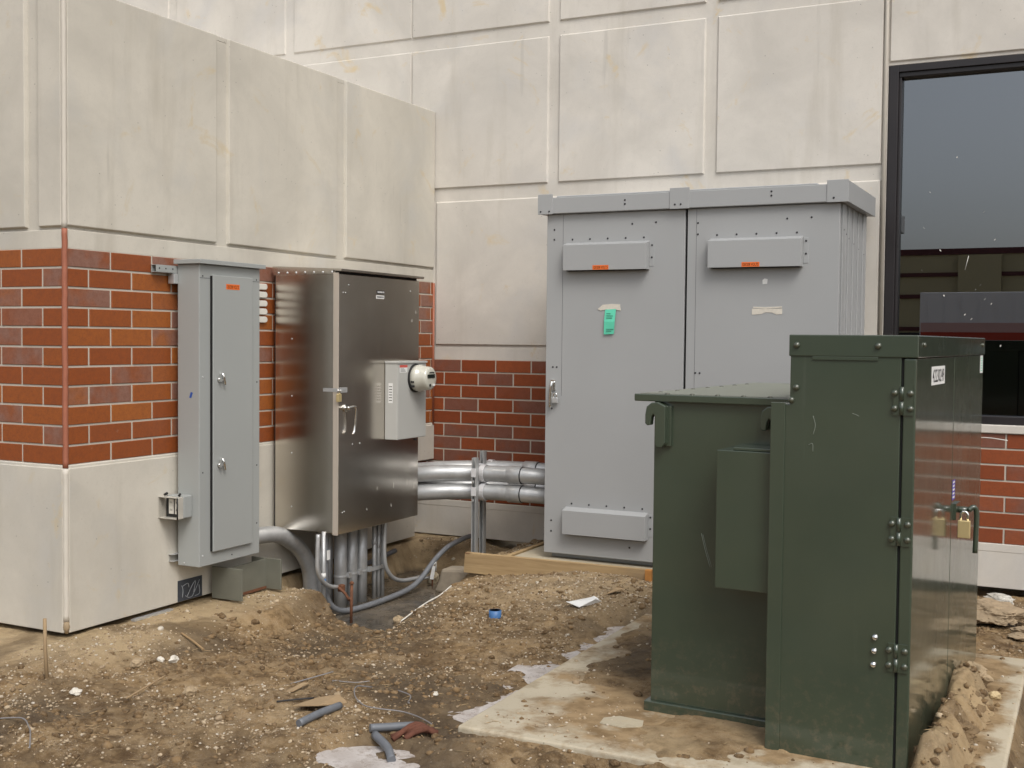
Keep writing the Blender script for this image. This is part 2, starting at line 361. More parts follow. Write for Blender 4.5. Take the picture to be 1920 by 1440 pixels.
def height(x, y):
    h = -.962+.022*fbm(x, y, 1.3, 3, 1)
    cl = fbm(x, y, 7, 5, 5); rd = 1-np.abs(fbm(x, y, 4.5, 4, 9))*2.2
    rough_ = 1.0
    dw = np.where(y > 0, x, np.where(x > 0, np.hypot(np.maximum(x, 0), np.minimum(y, 0)), -y))
    kk = sm(.7, 1.1, y)*(x > 0)
    basin = np.exp(-(((x-.95)/.42)**2+((y-1.25)/.55)**2)**1.3)
    h = h-.105*basin
    ledge = 1-sm(.20+.22*kk, .62-.02*kk, dw+.10*fbm(x, y, 3, 3, 12))
    mound = np.exp(-((x-1.95)/.75)**2-((y-2.45)/.75)**2)
    h = h+.15*mound
    h = h*(1-ledge)+(-.893+.010*fbm(x, y, 3, 4, 15))*ledge
    far = sm(1.0, 1.2, x)*0
    gap = sm(.78, .9, x)*(1-sm(1.2, 1.25, x))*sm(2.64, 2.72, y)      # gravel pocket behind the form board
    h = h*(1-gap)+(-.862)*gap
    # mud banked against the pad front and lying on the pad
    fr = (1-sm(2.85, 3.1, x+.15*fbm(x, y, 4, 3, 22)))*sm(2.25, 2.6, x)*np.exp(-((y+.34)/.17)**2)
    h = h+.055*fr
    h = h-.045*sm(3.0, 3.25, x)*(1-sm(-.25, -.1, y))
    onpad = sm(2.43, 2.5, x)*sm(-.12, 0, y)*(1-sm(4.36, 4.43, x))*(1-sm(1.9, 2.05, y))
    inpad = sm(2.38, 2.43, x)*sm(-.24, -.2, y)*(1-sm(4.43, 4.47, x))*(1-sm(1.98, 2.05, y))
    mudw = sm(-.35, .25, .7*fbm(x, y, 2.6, 4, 31)+.75*sm(.25, 1.0, y)*sm(2.44, 2.75, x)-.22)
    hp = -.925+.040*mudw+.008*cl*mudw
    pile = sm(4.13, 4.19, x+.03*cl)*(1-sm(4.22, 4.36, x+.05*fbm(x, y, 5, 3, 33)))*sm(-.1, .1, y)*(1-sm(1.15, 1.5, y))
    hp = hp-.03*sm(4.1, 4.2, x)*(1-pile)
    hp = hp+.12*pile*(.7+.6*fbm(x, y, 5, 3, 36))+pile*(.055*cl+.02*rd*rd+.035*fbm(x, y, 18, 4, 50))
    h = h*(1-inpad)+hp*inpad
    h = h-.05*sm(4.44, 4.55, x)*(1-sm(1.6, 2.3, y))
    inb = np.maximum(inpad*(1-onpad), 0)
    amp = (1-.75*ledge)*(1-.8*inpad)*(1-.45*mound)
    h = h+amp*(.022*cl+.014*rd*rd-.006+.012*fbm(x, y, 26, 4, 50))
    h = h+.0035*fbm(x, y, 60, 2, 60)
    im = ice_mask(x, y)*(1-inpad); h = h*(1-im)+(ICE_Z-.012+.05*np.clip(fbm(x, y, 9, 4, 70), -.3, 1))*im
    pm = pit_mask(x, y); h = h*(1-pm)+(-1.125+.02*cl)*pm
    out = sm(6, 20, np.hypot(x-2, y)); h = h*(1-out)+(-1.0+.03*fbm(x, y, .3, 3, 80))*out
    return h
fx_ = np.arange(-.6, 5.0, .0105); fy_ = np.arange(-1.6, 3.95, .0105)
grow = lambda a, n, r: [a*(r**i-1)/(r-1) for i in range(1, n+1)]
gx = np.concatenate([fx_[0]-np.array(grow(.05, 30, 1.25))[::-1], fx_, fx_[-1]+np.array(grow(.05, 30, 1.25))])
gy = np.concatenate([fy_[0]-np.array(grow(.05, 30, 1.25))[::-1], fy_, fy_[-1]+np.array(grow(.05, 30, 1.25))])
GX, GY = np.meshgrid(gx, gy, indexing='ij'); GH = height(GX, GY)
def hat(x, y):
    return float(height(np.array([float(x)]), np.array([float(y)]))[0])
PADTOP = -.9
def gmat():
    g = NG('wet_soil_and_gravel'); P = g.geo.outputs['Position']
    dry = g.attr('dry'); wet = g.attr('wet')
    n1 = g.noise(P, 3.0, 8, .65, .3); n2 = g.noise(P, 14, 8, .7); n3 = g.noise(P, 70, 5, .7)
    c = g.mix(g.ramp(n1, .38, .60), (.100, .058, .022), (.26, .170, .080))
    c = g.mix(g.ramp(n2, .42, .68, 0, .8), c, (.34, .25, .145))
    c = g.mix(g.ramp(n2, .48, .30, 0, .75), c, (.060, .033, .013))
    c = g.mix(g.math('MULTIPLY', dry, g.ramp(n2, .25, .6, .6, 1)), c, g.mix(n1, (.40, .295, .165), (.47, .36, .215)))
    v = g.vor(P, 150); sp = g.math('MULTIPLY', g.ramp(v.outputs['Distance'], .30, .22), g.ramp(g.noise(P, 5, 5), .46, .66))
    c = g.mix(g.math('MULTIPLY', sp, .75), c, g.mix(g.ramp(v.outputs['Color'], .2, .8), (.26, .20, .14), (.56, .50, .42)))
    c = g.mix(g.ramp(n3, .62, .78, 0, .5), c, (.40, .33, .24)); c = g.mix(g.ramp(n3, .40, .26, 0, .6), c, (.05, .03, .015))
    c = g.mix(g.ramp(g.noise(P, 1.7, 5, .6, .6), .52, .62, 0, .6), c, (.080, .048, .021))
    c = g.mix(g.math('MULTIPLY', wet, .8), c, (.060, .045, .030))
    g.col(c); g.link(g.ramp(n1, .4, .6, .55, .95), g.p.inputs['Roughness']); g.p.inputs['Specular IOR Level'].default_value = .35
    h = g.math('ADD', g.math('MULTIPLY', n3, .6), g.noise(P, 260, 4, .7)); g.bump(h, .9, .006); return g.m
M_GROUND = gmat()
nx, ny = len(gx), len(gy)
V = np.stack([GX, GY, GH], -1).reshape(-1, 3)
idx = np.arange(nx*ny).reshape(nx, ny)
F = np.stack([idx[:-1,:-1], idx[1:,:-1], idx[1:,1:], idx[:-1,1:]], -1).reshape(-1, 4)
me = bpy.data.meshes.new('ground'); me.vertices.add(len(V)); me.vertices.foreach_set('co', V.ravel())
me.loops.add(F.size); me.loops.foreach_set('vertex_index', F.ravel()); me.polygons.add(len(F))
me.polygons.foreach_set('loop_start', np.arange(0, F.size, 4)); me.polygons.foreach_set('loop_total', np.full(len(F), 4))
me.polygons.foreach_set('use_smooth', np.ones(len(F), bool)); me.update()
x, y = GX, GY
dw = np.where(y > 0, x, np.where(x > 0, np.hypot(np.maximum(x, 0), np.minimum(y, 0)), -y))
dry = (1-sm(.22, .62, dw+.12*fbm(x, y, 4, 4, 90)))*.9
dry = np.maximum(dry, .75*np.exp(-((x-1.9)/.65)**2-((y-2.3)/.6)**2))
dry = np.maximum(dry, .8*sm(3.0, 3.5, y)*(x < 1.3))
dry = np.maximum(dry, .6*sm(2.42, 2.47, x)*(1-sm(4.36, 4.43, x))*sm(-.2, -.1, y)*(1-sm(1.95, 2.05, y))*sm(-.2, .4, fbm(x, y, 3, 4, 91)))
dry = np.maximum(dry, .8*sm(.85, .95, x)*(1-sm(1.2, 1.3, x))*sm(2.6, 2.7, y))
dry = np.maximum(dry, .55*np.exp(-((x-1.35)/.45)**2-((y+.35)/.25)**2)*sm(-.3, .4, fbm(x, y, 5, 4, 93)))
wet = np.clip(pit_mask(x, y)*sm(-1.06, -1.10, GH), 0, 1)
wet = np.maximum(wet, .7*sm(.0, .35, fbm(x, y, 1.7, 3, 94))*(1-dry)); wet = np.maximum(wet, .6*sm(4.4, 4.5, x))
for nm, a in (('dry', dry), ('wet', wet)):
    at = me.attributes.new(nm, 'FLOAT', 'POINT'); at.data.foreach_set('value', a.ravel().astype(np.float32))
me.materials.append(M_GROUND); ground = bpy.data.objects.new('ground', me); COL.objects.link(ground); ground['kind'] = 'structure'

# puddle in the pit and old ice
def sheet(name, x0, x1, y0, y1, z, m, nse=.0, st=.03):
    xs = np.arange(x0, x1+1e-6, st); ys = np.arange(y0, y1+1e-6, st); X_, Y_ = np.meshgrid(xs, ys, indexing='ij')
    Z_ = z+nse*fbm(X_, Y_, 9, 4, 77); mb = MB(); a, b = X_.shape
    mb.v = [tuple(p) for p in np.stack([X_, Y_, Z_], -1).reshape(-1, 3)]
    mb.f = [[i*b+j, (i+1)*b+j, (i+1)*b+j+1, i*b+j+1] for i in range(a-1) for j in range(b-1)]; mb.sm = [True]*len(mb.f)
    return mb.build(name, m, kind='structure')
def pudmat():
    g = NG('muddy_water'); P = g.geo.outputs['Position']
    g.col(g.mix(g.ramp(g.noise(P, 5, 6, .6), .4, .6), (.065, .055, .042), (.14, .115, .085)))
    g.link(g.ramp(g.noise(P, 6, 4), .4, .6, .06, .35), g.p.inputs['Roughness']); g.bump(g.noise(P, 30, 3), .08, .003); return g.m
def icemat():
    g = NG('dirty_ice'); P = g.geo.outputs['Position']
    c = g.mix(g.ramp(g.noise(P, 8, 6, .7), .35, .62), (.36, .32, .29), (.62, .59, .57))
    c = g.mix(g.ramp(g.noise(P, 16, 8, .8), .50, .64, 0, .85), c, (.17, .12, .08))
    g.col(c); g.link(g.ramp(g.noise(P, 12, 4), .3, .7, .15, .5), g.p.inputs['Roughness']); g.bump(g.noise(P, 40, 5), .4, .004); return g.m
sheet('puddle', .02, .98, 1.55, 3.3, -1.100, pudmat())
M_ICE = icemat()
sheet('ice_strip', 2.12, 2.45, -.1, 2.15, ICE_Z, M_ICE, .004)
sheet('ice_sheet', 1.9, 2.55, -.8, -.24, ICE_Z+.001, M_ICE, .004)

# ------------------------------------------------------------------ walls
D = 3.72; C4 = .1016; BL = .3048; RISE = 11*C4
TL = lambda u, n, z: (n, u, z)               # projection side wall, faces +X
TF = lambda u, n, z: (-u, -n, z)             # projection end wall, faces -Y
TB = lambda u, n, z: (u, D-n, z)             # main wall, faces -Y
def bricks(T, u0, u1, z0, n, start, holes=(), ncourse=11, nf=-.004):
    mb = MB(); i = .0056; r = random.Random(int(u1*100))
    for k in range(ncourse):
        za = z0+k*C4+i; zb = z0+(k+1)*C4-i
        a = start-(0 if (k % 2 == 0) else BL/2)-BL*3
        while a < u1:
            b = a+BL; ua = max(a, u0)+i*(1 if a > u0 else 0); ub = min(b, u1)-i*(1 if b < u1 else 0)
            if ub-ua > .015 and not any(ua < h[1] and ub > h[0] and za < h[3] and zb > h[2] for h in holes):
                j = r.uniform(-.0012, .0012); c = .0025
                v = [(ua, nf-.012, za), (ub, nf-.012, za), (ub, nf-.012, zb), (ua, nf-.012, zb)]
                v += [(ua, nf+j-c, za), (ub, nf+j-c, za), (ub, nf+j-c, zb), (ua, nf+j-c, zb)]
                v += [(ua+c, nf+j, za+c), (ub-c, nf+j, za+c), (ub-c, nf+j, zb-c), (ua+c, nf+j, zb-c)]
                f = [(8,9,10,11)]+[(p, (p+1) % 4, 4+(p+1) % 4, 4+p) for p in range(4)]+[(4+p, 4+(p+1) % 4, 8+(p+1) % 4, 8+p) for p in range(4)]
                mb.add([T(*p) for p in v], f)
            a = b
    return mb
# --- projecting building
pb = thing('projecting_building', 'low precast concrete wing with orange brick band and rounded corner joint', 'building', (-2, 2, -.88))
TOP, BOT, LED = 2.458, -.864, 1.225
mb = MB()
mb.box((.02, -.22, RISE), (3.715, -.021, TOP-.03), TL)                # backing behind fields, side wall
mb.box((.02, -.20, 0), (3.715, -.024, RISE), TL)
for a, b in ((.018, 1.158), (1.259, 2.391), (2.49, 3.715)): mb.fru(a, b, LED, TOP, -.021, 0, .007, TL)
mb.box((.018, -.021, RISE-.004), (3.715, -.009, LED-.014), TL)
mb.box((.018, -.2, BOT), (3.43, .006, -.014), TL); mb.box((3.43, -.2, -.285), (3.715, .006, -.014), TL)
mb.fru(.018, 3.715, -.05, .004, -.012, -.001, .004, TL)
mb.box((.018, -.22, TOP-.03), (3.715, -.0225, TOP), TL)
mb.build('side_wall', M_CONC_L, pb, bevel=.004)
mb = MB()
mb.box((.02, -.2, RISE), (6, -.021, TOP-.03), TF); mb.box((.02, -.2, 0), (6, -.024, RISE), TF)
for a, b in ((.018, .192), (.277, 1.40), (1.5, 2.6), (2.7, 3.8), (3.9, 5.9)): mb.fru(a, b, LED-.004, TOP, -.021, 0, .007, TF)
mb.box((.018, -.021, RISE-.004), (6, -.009, LED-.016), TF)
mb.box((.018, -.2, BOT), (6, .006, -.014), TF); mb.fru(.018, 6, -.05, .004, -.012, -.001, .004, TF)
mb.box((.02, -.2, TOP-.03), (6, -.0225, TOP), TF)
mb.build('end_wall', M_CONC_L, pb, bevel=.004)
MB().box((-6, .2, TOP-.15), (-.22, 3.715, TOP-.05)).build('roof', M_CONC_B, pb)
mo = MB(); mo.box((.03, -.03, .0), (3.712, -.0085, RISE-.002), TL); mo.box((.03, -.03, .0), (5.99, -.0085, RISE-.002), TF)
mo.build('mortar', M_MORTAR, pb)
HX = .014
bk = bricks(TL, .022, 3.70, 0, 0, .012); bk.build('brick_band', M_BRICK_L, pb)
bk = bricks(TF, .022, 5.98, 0, 0, .012); bk.build('brick_band', M_BRICK_L, pb)
def rope(z0, z1, r, jit):
    q = []; n = int((z1-z0)/.03)
    for k in range(n+1): q.append((-.012+random.uniform(-jit, jit), .012+random.uniform(-jit, jit), z0+(z1-z0)*k/n))
    return MB().tube(q, r, 10)
rope(LED-.01, TOP, .014, .0008).build('corner_joint', M_CAULK, pb)
o = rope(-.012, LED-.012, .0145, .0012).build('corner_joint', M_CAULKR, pb); o['label'] = 'rusty red sealant along the brick corner'
rope(BOT+.06, -.014, .017, .001).build('corner_joint', M_CAULK, pb)
MB().tube([TL(3.708, -.004, z) for z in (-.28, -.02)], .007, 8).build('wall_joint', M_CAULK, pb)
o = MB().tube([TL(3.708, -.004, z) for z in (-.018, RISE-.01)], .011, 8).build('wall_joint', M_CAULKR, pb)
# chipped corner foot
o = MB().tube([(-.012, .014, BOT-.004), (-.008, .01, BOT+.03), (-.012, .012, BOT+.07)], .02, 8, rs=[.008, .018, .014]).build('chipped_corner', M_ROCK, pb)

# --- main building
WX0, WZ0, WZ1 = 3.432, .158, 2.492
WX1 = 6.9
mbd = thing('main_building', 'tall precast concrete building wall with red brick band and big dark window', 'building', (2, 6, -.88))
mb = MB(); B0, B1, TOPB = -8, 12, 6.6
def back(u0, u1, z0, z1, n0=-.25, n1=-.015): mb.box((u0, n0, z0), (u1, n1, z1), TB)
back(B0, WX0, .51, TOPB); back(WX0, WX1, WZ1, TOPB); back(WX1, B1, .51, TOPB)
back(B0, B1, -.607, .10, -.25, -.026); back(B0, WX0, .10, .51, -.25, -.026); back(WX1, B1, .10, .51, -.25, -.026)
back(B0, B1, -.888, -.607, -.25, -.004)
mb.fru(B0, B1, -.66, -.603, -.012, -.002, .004, TB)
ribs = [-7.6, -6.38, -5.16, -3.94, -2.72, -1.433, -.226, 1.015, 2.23]
def field(u0, u1, z0, z1, n1=0, n0=-.015): mb.fru(u0, u1, z0, z1, n0, n1, .008, TB)
rows = [(.62, 1.748), (1.849, 2.945), (3.048, 4.25), (4.35, 5.5)]
for z0, z1 in rows:
    e = B0
    for r_ in ribs:
        wd = .0 if r_ == -.226 else .042
        if z0 > 1:
            field(e, r_-wd-(.006 if wd == 0 else 0), z0, z1, -.004 if r_ <= -.226 else 0); e = r_+wd
    if z0 > 1: field(e, 3.400, z0, z1)
    else: field(.005, 3.400, z0, z1); field(B0, -.01, z0, z1)
    e = 3.432
    if z0 > 2.9:
        for r_ in (4.68, 5.9, 7.1, 8.3, 9.5): field(e, r_-.042, z0, z1); e = r_+.042
        field(e, B1, z0, z1)
    elif z0 > 1:
        field(WX1+.05, 9.4, z0, z1); field(9.5, B1, z0, z1)
    else: field(WX1+.05, B1, z0, z1)
field(3.436, 5.6, WZ1+.02, 2.99, -.002); field(5.7, WX1+.1, WZ1+.02, 2.99, -.002)
mb.box((B0, -.015, .507), (3.40, -.010, .606), TB); mb.box((WX1+.03, -.015, .507), (B1, -.010, .606), TB)
mb.build('wall', M_CONC_B, mbd, bevel=.004)
MB().box((WX0, -.2, .102), (WX1, .012, .156), TB).build('window_sill', M_CONC_B, mbd, bevel=.006)
mo = MB(); mo.box((B0, -.03, -.605), (B1, -.0085, .0995), TB); mo.box((B0, -.03, .0995), (WX0-.002, -.0085, .508), TB); mo.box((WX1+.002, -.03, .0995), (B1, -.0085, .508), TB)
mo.build('mortar', M_MORTAR, mbd)
bricks(TB, -1.0, 9.0, .51-RISE, 0, .241, holes=((WX0, WX1, .101, .6),)).build('brick_band', M_BRICK_B, mbd)
MB().tube([(WX0-.016, D-.002, z) for z in (-.58, .5)], .004, 6).build('wall_joint', M_CAULKR, mbd)
MB().tube([(WX0-.016, D+.002, z) for z in (.51, 5.4)], .013, 8).build('wall_joint', M_CAULK, mbd)
# window
fr = MB(); a0, a1, b0, b1 = WX0+.003, WX1-.003, WZ0, WZ1-.002
fr.box((a0, -.14, b0), (a0+.062, -.012, b1), TB); fr.box((a1-.062, -.14, b0), (a1, -.012, b1), TB)
fr.box((a0+.062, -.14, b1-.045), (a1-.062, -.012, b1), TB); fr.box((a0+.062, -.14, b0), (a1-.062, -.012, b0+.05), TB)
fr.box((a0+.062, -.14, b1-.075), (a1-.062, -.030, b1-.045), TB); fr.box((a0+.062, -.14, b0+.05), (a0+.078, -.034, b1-.075), TB)
fr.box((5.2, -.14, b0+.05), (5.26, -.014, b1-.075), TB)
win = fr.build('window', M_BRONZE, mbd, bevel=.003)
MB().box((a0+.07, -.10, b0+.045), (5.21, -.094, b1-.07), TB).build('pane', M_GLASS, win)
MB().box((5.25, -.10, b0+.045), (a1-.07, -.094, b1-.07), TB).build('pane', M_GLASS, win)
rm = MB(); M_ROOM = mat('dark_interior', (.05, .048, .045), .9)
rm.box((2.6, -5.0, -.1), (8, -.3, -.05), TB); rm.box((2.6, -5.1, -.1), (8, -5.0, 3.2), TB)
rm.box((2.5, -5, -.1), (2.6, -.26, 3.2), TB); rm.box((8, -5, -.1), (8.1, -.26, 3.2), TB); rm.box((2.5, -5, 3.2), (8, -.26, 3.3), TB)
rm.build('interior_room', M_ROOM, mbd)
# specks of dried paint on the glass
rr = random.Random(5)
for (u, z) in ((3.70, 1.66), (3.86, 1.88), (3.665, 1.43), (4.03, 1.52), (4.10, 1.34), (3.66, 1.15), (3.80, .985), (3.99, 1.02), (4.05, .96), (4.09, .93), (3.93, .86), (3.97, .83), (4.02, 1.05), (4.15, .66), (3.77, 1.28)):
    MB().prism([(u+.007*math.cos(k*1.05+u*9)*rr.uniform(.5, 1), z+.008*math.sin(k*1.05)*rr.uniform(.5, 1)) for k in range(6)], -.0935, -.0925, TB).build('paint_speck', M_WHITEPL, win)
MB().tube([TB(3.925, -.093, 1.15), TB(3.945, -.0925, 1.24)], .002, 5).build('tape_thread', M_WHITEPL, win)

# ------------------------------------------------------------------ screws and small hardware
SCW = proto(MB().dome((0, 0, 0), (0, -1, 0), .0065, .004, 8), 'screw', M_SCREW)
SCX = proto(MB().dome((0, 0, 0), (1, 0, 0), .0045, .003, 8), 'screw', M_SCREW)
SCXZ = proto(MB().dome((0, 0, 0), (1, 0, 0), .005, .004, 8), 'screw', M_ZINC)
SCYZ = proto(MB().dome((0, 0, 0), (0, -1, 0), .005, .004, 8), 'screw', M_ZINC)

# ------------------------------------------------------------------ grey switchgear enclosure
EX0, EX1, EY0, EY1, EZ0, EZ1 = 1.432, 3.334, 2.758, 3.60, -.782, 1.497
en = thing('switchgear_enclosure', 'large two door grey steel enclosure with capped roof on concrete pad', 'electrical cabinet', ((EX0+EX1)/2, (EY0+EY1)/2, EZ0))
YF = lambda u, n, z: (u, EY0-n, z)
b = MB(); b.box((EX0+.01, EY0+.02, EZ0+.04), (EX1-.002, EY1, EZ1)); b.box((EX0+.03, EY0+.045, EZ0), (EX1-.03, EY1-.02, EZ0+.04))
b.build('body', M_GREY, en, bevel=.003)
sd_ = MB()
for a, c in ((.02, .105), (.115, .125), (.20, .212), (.36, .372), (.53, .542), (.70, .80)): sd_.box((EX1-.002, EY0+a, EZ0+.045), (EX1+.008, EY0+c, EZ1-.002))
sd_.build('side_ribs', M_GREY, en, bevel=.002)
dl = MB().box((EX0, 0, EZ0+.035), (2.383, .022, EZ1-.003), YF).build('door', M_GREY, en, bevel=.003)
dr = MB().box((2.398, 0, EZ0+.035), (EX1-.002, .022, EZ1-.003), YF).build('door', M_GREY, en, bevel=.003)
dl['label'] = 'left door with handle, padlock and mint tag'; dr['label'] = 'right door with torn tape'
MB().box((2.384, -.015, EZ0+.04), (2.397, .004, EZ1-.004), YF).build('door_gap', M_HOLE, en)
for x_ in (EX0+.115, 2.455): MB().box((x_, .0215, .3), (x_+.0015, .0226, EZ1-.006), YF).build('seam', M_SCREW, en).scale = (1, 1, 1)
def hood(u0, u1, z0, z1, par, rows=True):
    h = MB(); n0 = .022
    h.prism([(n0, z0), (n0+.062, z0), (n0+.062, z1-.018), (n0+.004, z1), (n0, z1)], u0, u1, lambda a, n, b_: YF(n, a, b_))
    h.box((u1, n0-.001, z0+.02), (u1+.030, n0+.0025, z1-.01), YF); h.box((u0-.03, n0-.001, z0+.02), (u0, n0+.0025, z1-.01), YF)
    o = h.build('louver_hood', M_GREY, par, bevel=.002)
    MB().box((u0+.02, n0-.001, z0-.004), (u1-.02, n0+.05, z0+.001), YF).build('vent_gap', M_HOLE, o)
    stamp('screw', SCW, M_SCREW, par, [YF(u0+(u1-u0)*k, .0225, z1+.022) for k in (.07, .285, .5, .715, .93)])
    stamp('screw', SCW, M_SCREW, par, [YF(u1+.016, .025, z0+(z1-z0)*k) for k in (.42, .84)])
    return o
def vlabel(u0, u1, z0, z1, n, T, par):
    o = MB().box((u0, n, z0), (u1, n+.0008, z1), T).build('warning_sticker', M_ORANGE, par)
    text('120/208 VOLTS', T, u0+(u1-u0)*.05, u1-(u1-u0)*.05, z0+(z1-z0)*.18, z1-(z1-z0)*.18, n+.0014, M_BLACK, o, bold=.008)
    return o
h1 = hood(1.575, 2.150, 1.122, 1.305, dl); h2 = hood(2.548, 3.120, 1.122, 1.305, dr)
hood(1.590, 2.165, -.605, -.43, dl); hood(2.56, 3.14, -.605, -.43, dr)
vlabel(1.785, 1.895, 1.124, 1.152, .0845, YF, h1); vlabel(2.762, 2.872, 1.124, 1.152, .0845, YF, h2)
S = lambda pts, par: stamp('screw', SCW, M_SCREW, par, [YF(u, .0225, z) for u, z in pts])
S([(1.485, 1.395), (1.485, 1.33), (2.03, 1.415), (2.19, 1.42), (1.484, .49), (1.512, .49), (1.484, -.53), (1.484, -.60), (2.04, -.665), (1.48, .215)], dl)
S([(2.465, 1.405), (2.465, 1.335), (3.02, 1.412), (3.165, 1.415), (2.462, .472), (2.49, .472), (3.15, .47), (3.18, .47)], dr)
stamp('screw', SCX, M_SCREW, en, [(EX1+.008, EY0+q, 1.34-.02*i) for i, q in enumerate((.05, .12, .206, .366, .536, .72))]+[(EX1+.008, EY0+q, .71) for q in (.12, .206, .366, .536)])
# roof cap
c = MB(); c.box((EX0-.048, EY0-.055, EZ1), (EX1+.045, EY1+.03, EZ1+.105)); cap = c.build('roof_cap', M_GREY, en, bevel=.004)
for a, b_ in ((EX0-.053, EX0+.052), (2.290, 2.418), (EX1-.075, EX1+.050)):
    c = MB(); c.box((a, EY0-.060, EZ1-.003), (b_, EY0-.052, EZ1+.128))
    if b_ > 3: c.box((EX1+.044, EY0-.0525, EZ1-.003), (EX1+.050, EY1+.03, EZ1+.123))
    c.build('cap_bracket', M_GREY, cap, bevel=.002)
stamp('screw', SCW, M_SCREW, cap, [(u, EY0-.0605, z) for u, z in ((1.40, 1.512), (1.462, 1.512), (2.325, 1.522), (2.363, 1.522), (3.30, 1.52))]+[(u, EY0-.0555, z) for u, z in ((1.99, 1.565), (1.99, 1.54), (2.93, 1.575), (2.93, 1.55))])
MB().box((1.5, EY0-.03, EZ1+.105), (3.2, EY1-.1, EZ1+.118)).build('roof_panel', M_GREY, cap, bevel=.006)
# handle, padlock, tag, tape
hd = MB(); hd.box((1.474, .022, .335), (1.506, .032, .405), YF); hd.tube([YF(1.49, .03, .385), YF(1.49, .05, .385)], .012, 10)
hd.tube(smooth([YF(1.49, .05, .395), YF(1.488, .056, .36), YF(1.482, .055, .30), YF(1.480, .054, .225)], 4), .010, 8, rs=None)
hd.build('door_handle', M_CHROME, dl, bevel=0)
def padlock(p, T, par, top, s=1, w_=.040, h_=.036, m=M_BRASS):
    u, n, z = p
    r0 = None
    bd = MB(); bd.prism([(u-w_/2, z), (u+w_/2, z), (u+w_/2, z+h_), (u-w_/2, z+h_)], n-.009*s, n+.009*s, T)
    o = bd.build('padlock', m, par, bevel=.003)
    pts = [T(u-w_*.28, n, z+h_-.005), T(u-w_*.28, n, z+h_+.018*s)]+[T(u-w_*.28*math.cos(a), n, z+h_+.018*s+w_*.28*math.sin(a)) for a in np.linspace(.3, 2.84, 7)]+[T(u+w_*.28, n, z+h_+.018*s), T(u+w_*.28, n, z+h_-.005)]
    MB().tube(pts, .0042*s, 8).build('shackle', M_CHROME, o); return o
padlock((1.513, .045, .253), YF, dl, 0, m=M_ZINC)
tg = thing('inspection_tag', 'mint green card tag taped to left door of the large grey enclosure', 'tag', YF(1.89, .024, .72))
q = MB(); q.add([YF(1.853, .026, .868), YF(1.93, .03, .872), YF(1.925, .040, .79), YF(1.918, .034, .712), YF(1.848, .032, .708), YF(1.85, .036, .79)], [(0,1,2,5), (5,2,3,4)])
o = q.build('card', M_TEAL, tg); md = o.modifiers.new('s', 'SOLIDIFY'); md.thickness = .001
for i, (z_, l_) in enumerate(((.84, .03), (.826, .045), (.812, .04), (.74, .05), (.728, .035))): MB().box((1.866, .0385, z_), (1.866+l_, .0392, z_+.003), YF).build('writing', M_BLACK, o)
q = MB(); pts = [(1.80, .872), (1.835, .900), (1.90, .905), (1.955, .902), (1.96, .862), (1.925, .868), (1.90, .858), (1.86, .87), (1.82, .862)]
q.prism([(a, b_) for a, b_ in pts], .0235, .0262, YF); o = q.build('tape', M_TAPE, tg); 
q = MB(); q.prism([(2.815, .835), (2.87, .838), (2.90, .85), (2.94, .848), (2.965, .836), (3.0, .838), (3.0, .872), (2.815, .872)], .0225, .024, YF)
q.prism([(2.822, .875), (2.9, .872), (2.998, .877), (2.998, .885), (2.9, .881), (2.822, .884)], .0225, .0252, YF); q.build('torn_tape', M_TAPE, dr)
q = MB(); q.prism([(2.878, 1.02), (2.905, 1.022), (2.908, 1.05), (2.89, 1.055), (2.876, 1.045)], .0225, .0245, YF); q.build('torn_sticker', M_WHITE, dr)
o = MB().box((EX1+.0085, EY0+.10, .60), (EX1+.0092, EY0+.16, .66)).build('side_sticker', M_WHITE, en)
MB().box((EX1+.0093, EY0+.11, .62), (EX1+.0097, EY0+.15, .624)).build('printed_lines', M_BLACK, o)

# pad, form boards
pe = MB(); pe.box((1.225, 2.66, -1.25), (3.75, 3.712, -.785)); tag(pe.build('concrete_pad', M_PAD, bevel=.01), 'concrete pad carrying the large grey enclosure', 'concrete pad')
fb = MB(); fb.prism([(.886, -.918), (.895, -.780), (2.30, -.772), (2.30, -.93)], 2.618, 2.656); tag(fb.build('form_board', M_WOOD, bevel=.003), 'long yellow timber form board along the front of the enclosure pad', 'board', 'timber form boards at the enclosure pad')
fb = MB(); fb.box((1.182, 2.658, -.90), (1.218, 3.60, -.778)); tag(fb.build('form_board', M_WOOD, bevel=.003), 'short timber form board running back to the wall left of the enclosure', 'board', 'timber form boards at the enclosure pad')
fb = MB(); fb.box((2.205, 2.575, -.93), (2.245, 2.616, -.765)); tag(fb.build('form_stake', mat('orange_timber', (.45, .20, .05), .8, var=.3, vscale=30), bevel=.003), 'orange timber stake against the form board beside the green transformer', 'stake')
ft = MB(); ft.prism([(.60, -1.10), (.64, -1.02), (.66, -.93), (.80, -.92), (.90, -.93), (1.0, -.96), (1.02, -1.12)], 2.70, 2.85)
tag(ft.build('concrete_footing', mat('dirty_concrete', (.26, .22, .165), .95, bump=1, bscale=60, var=.35, vscale=14), bevel=.02), 'rough concrete footing lump under the left end of the form board', 'footing')

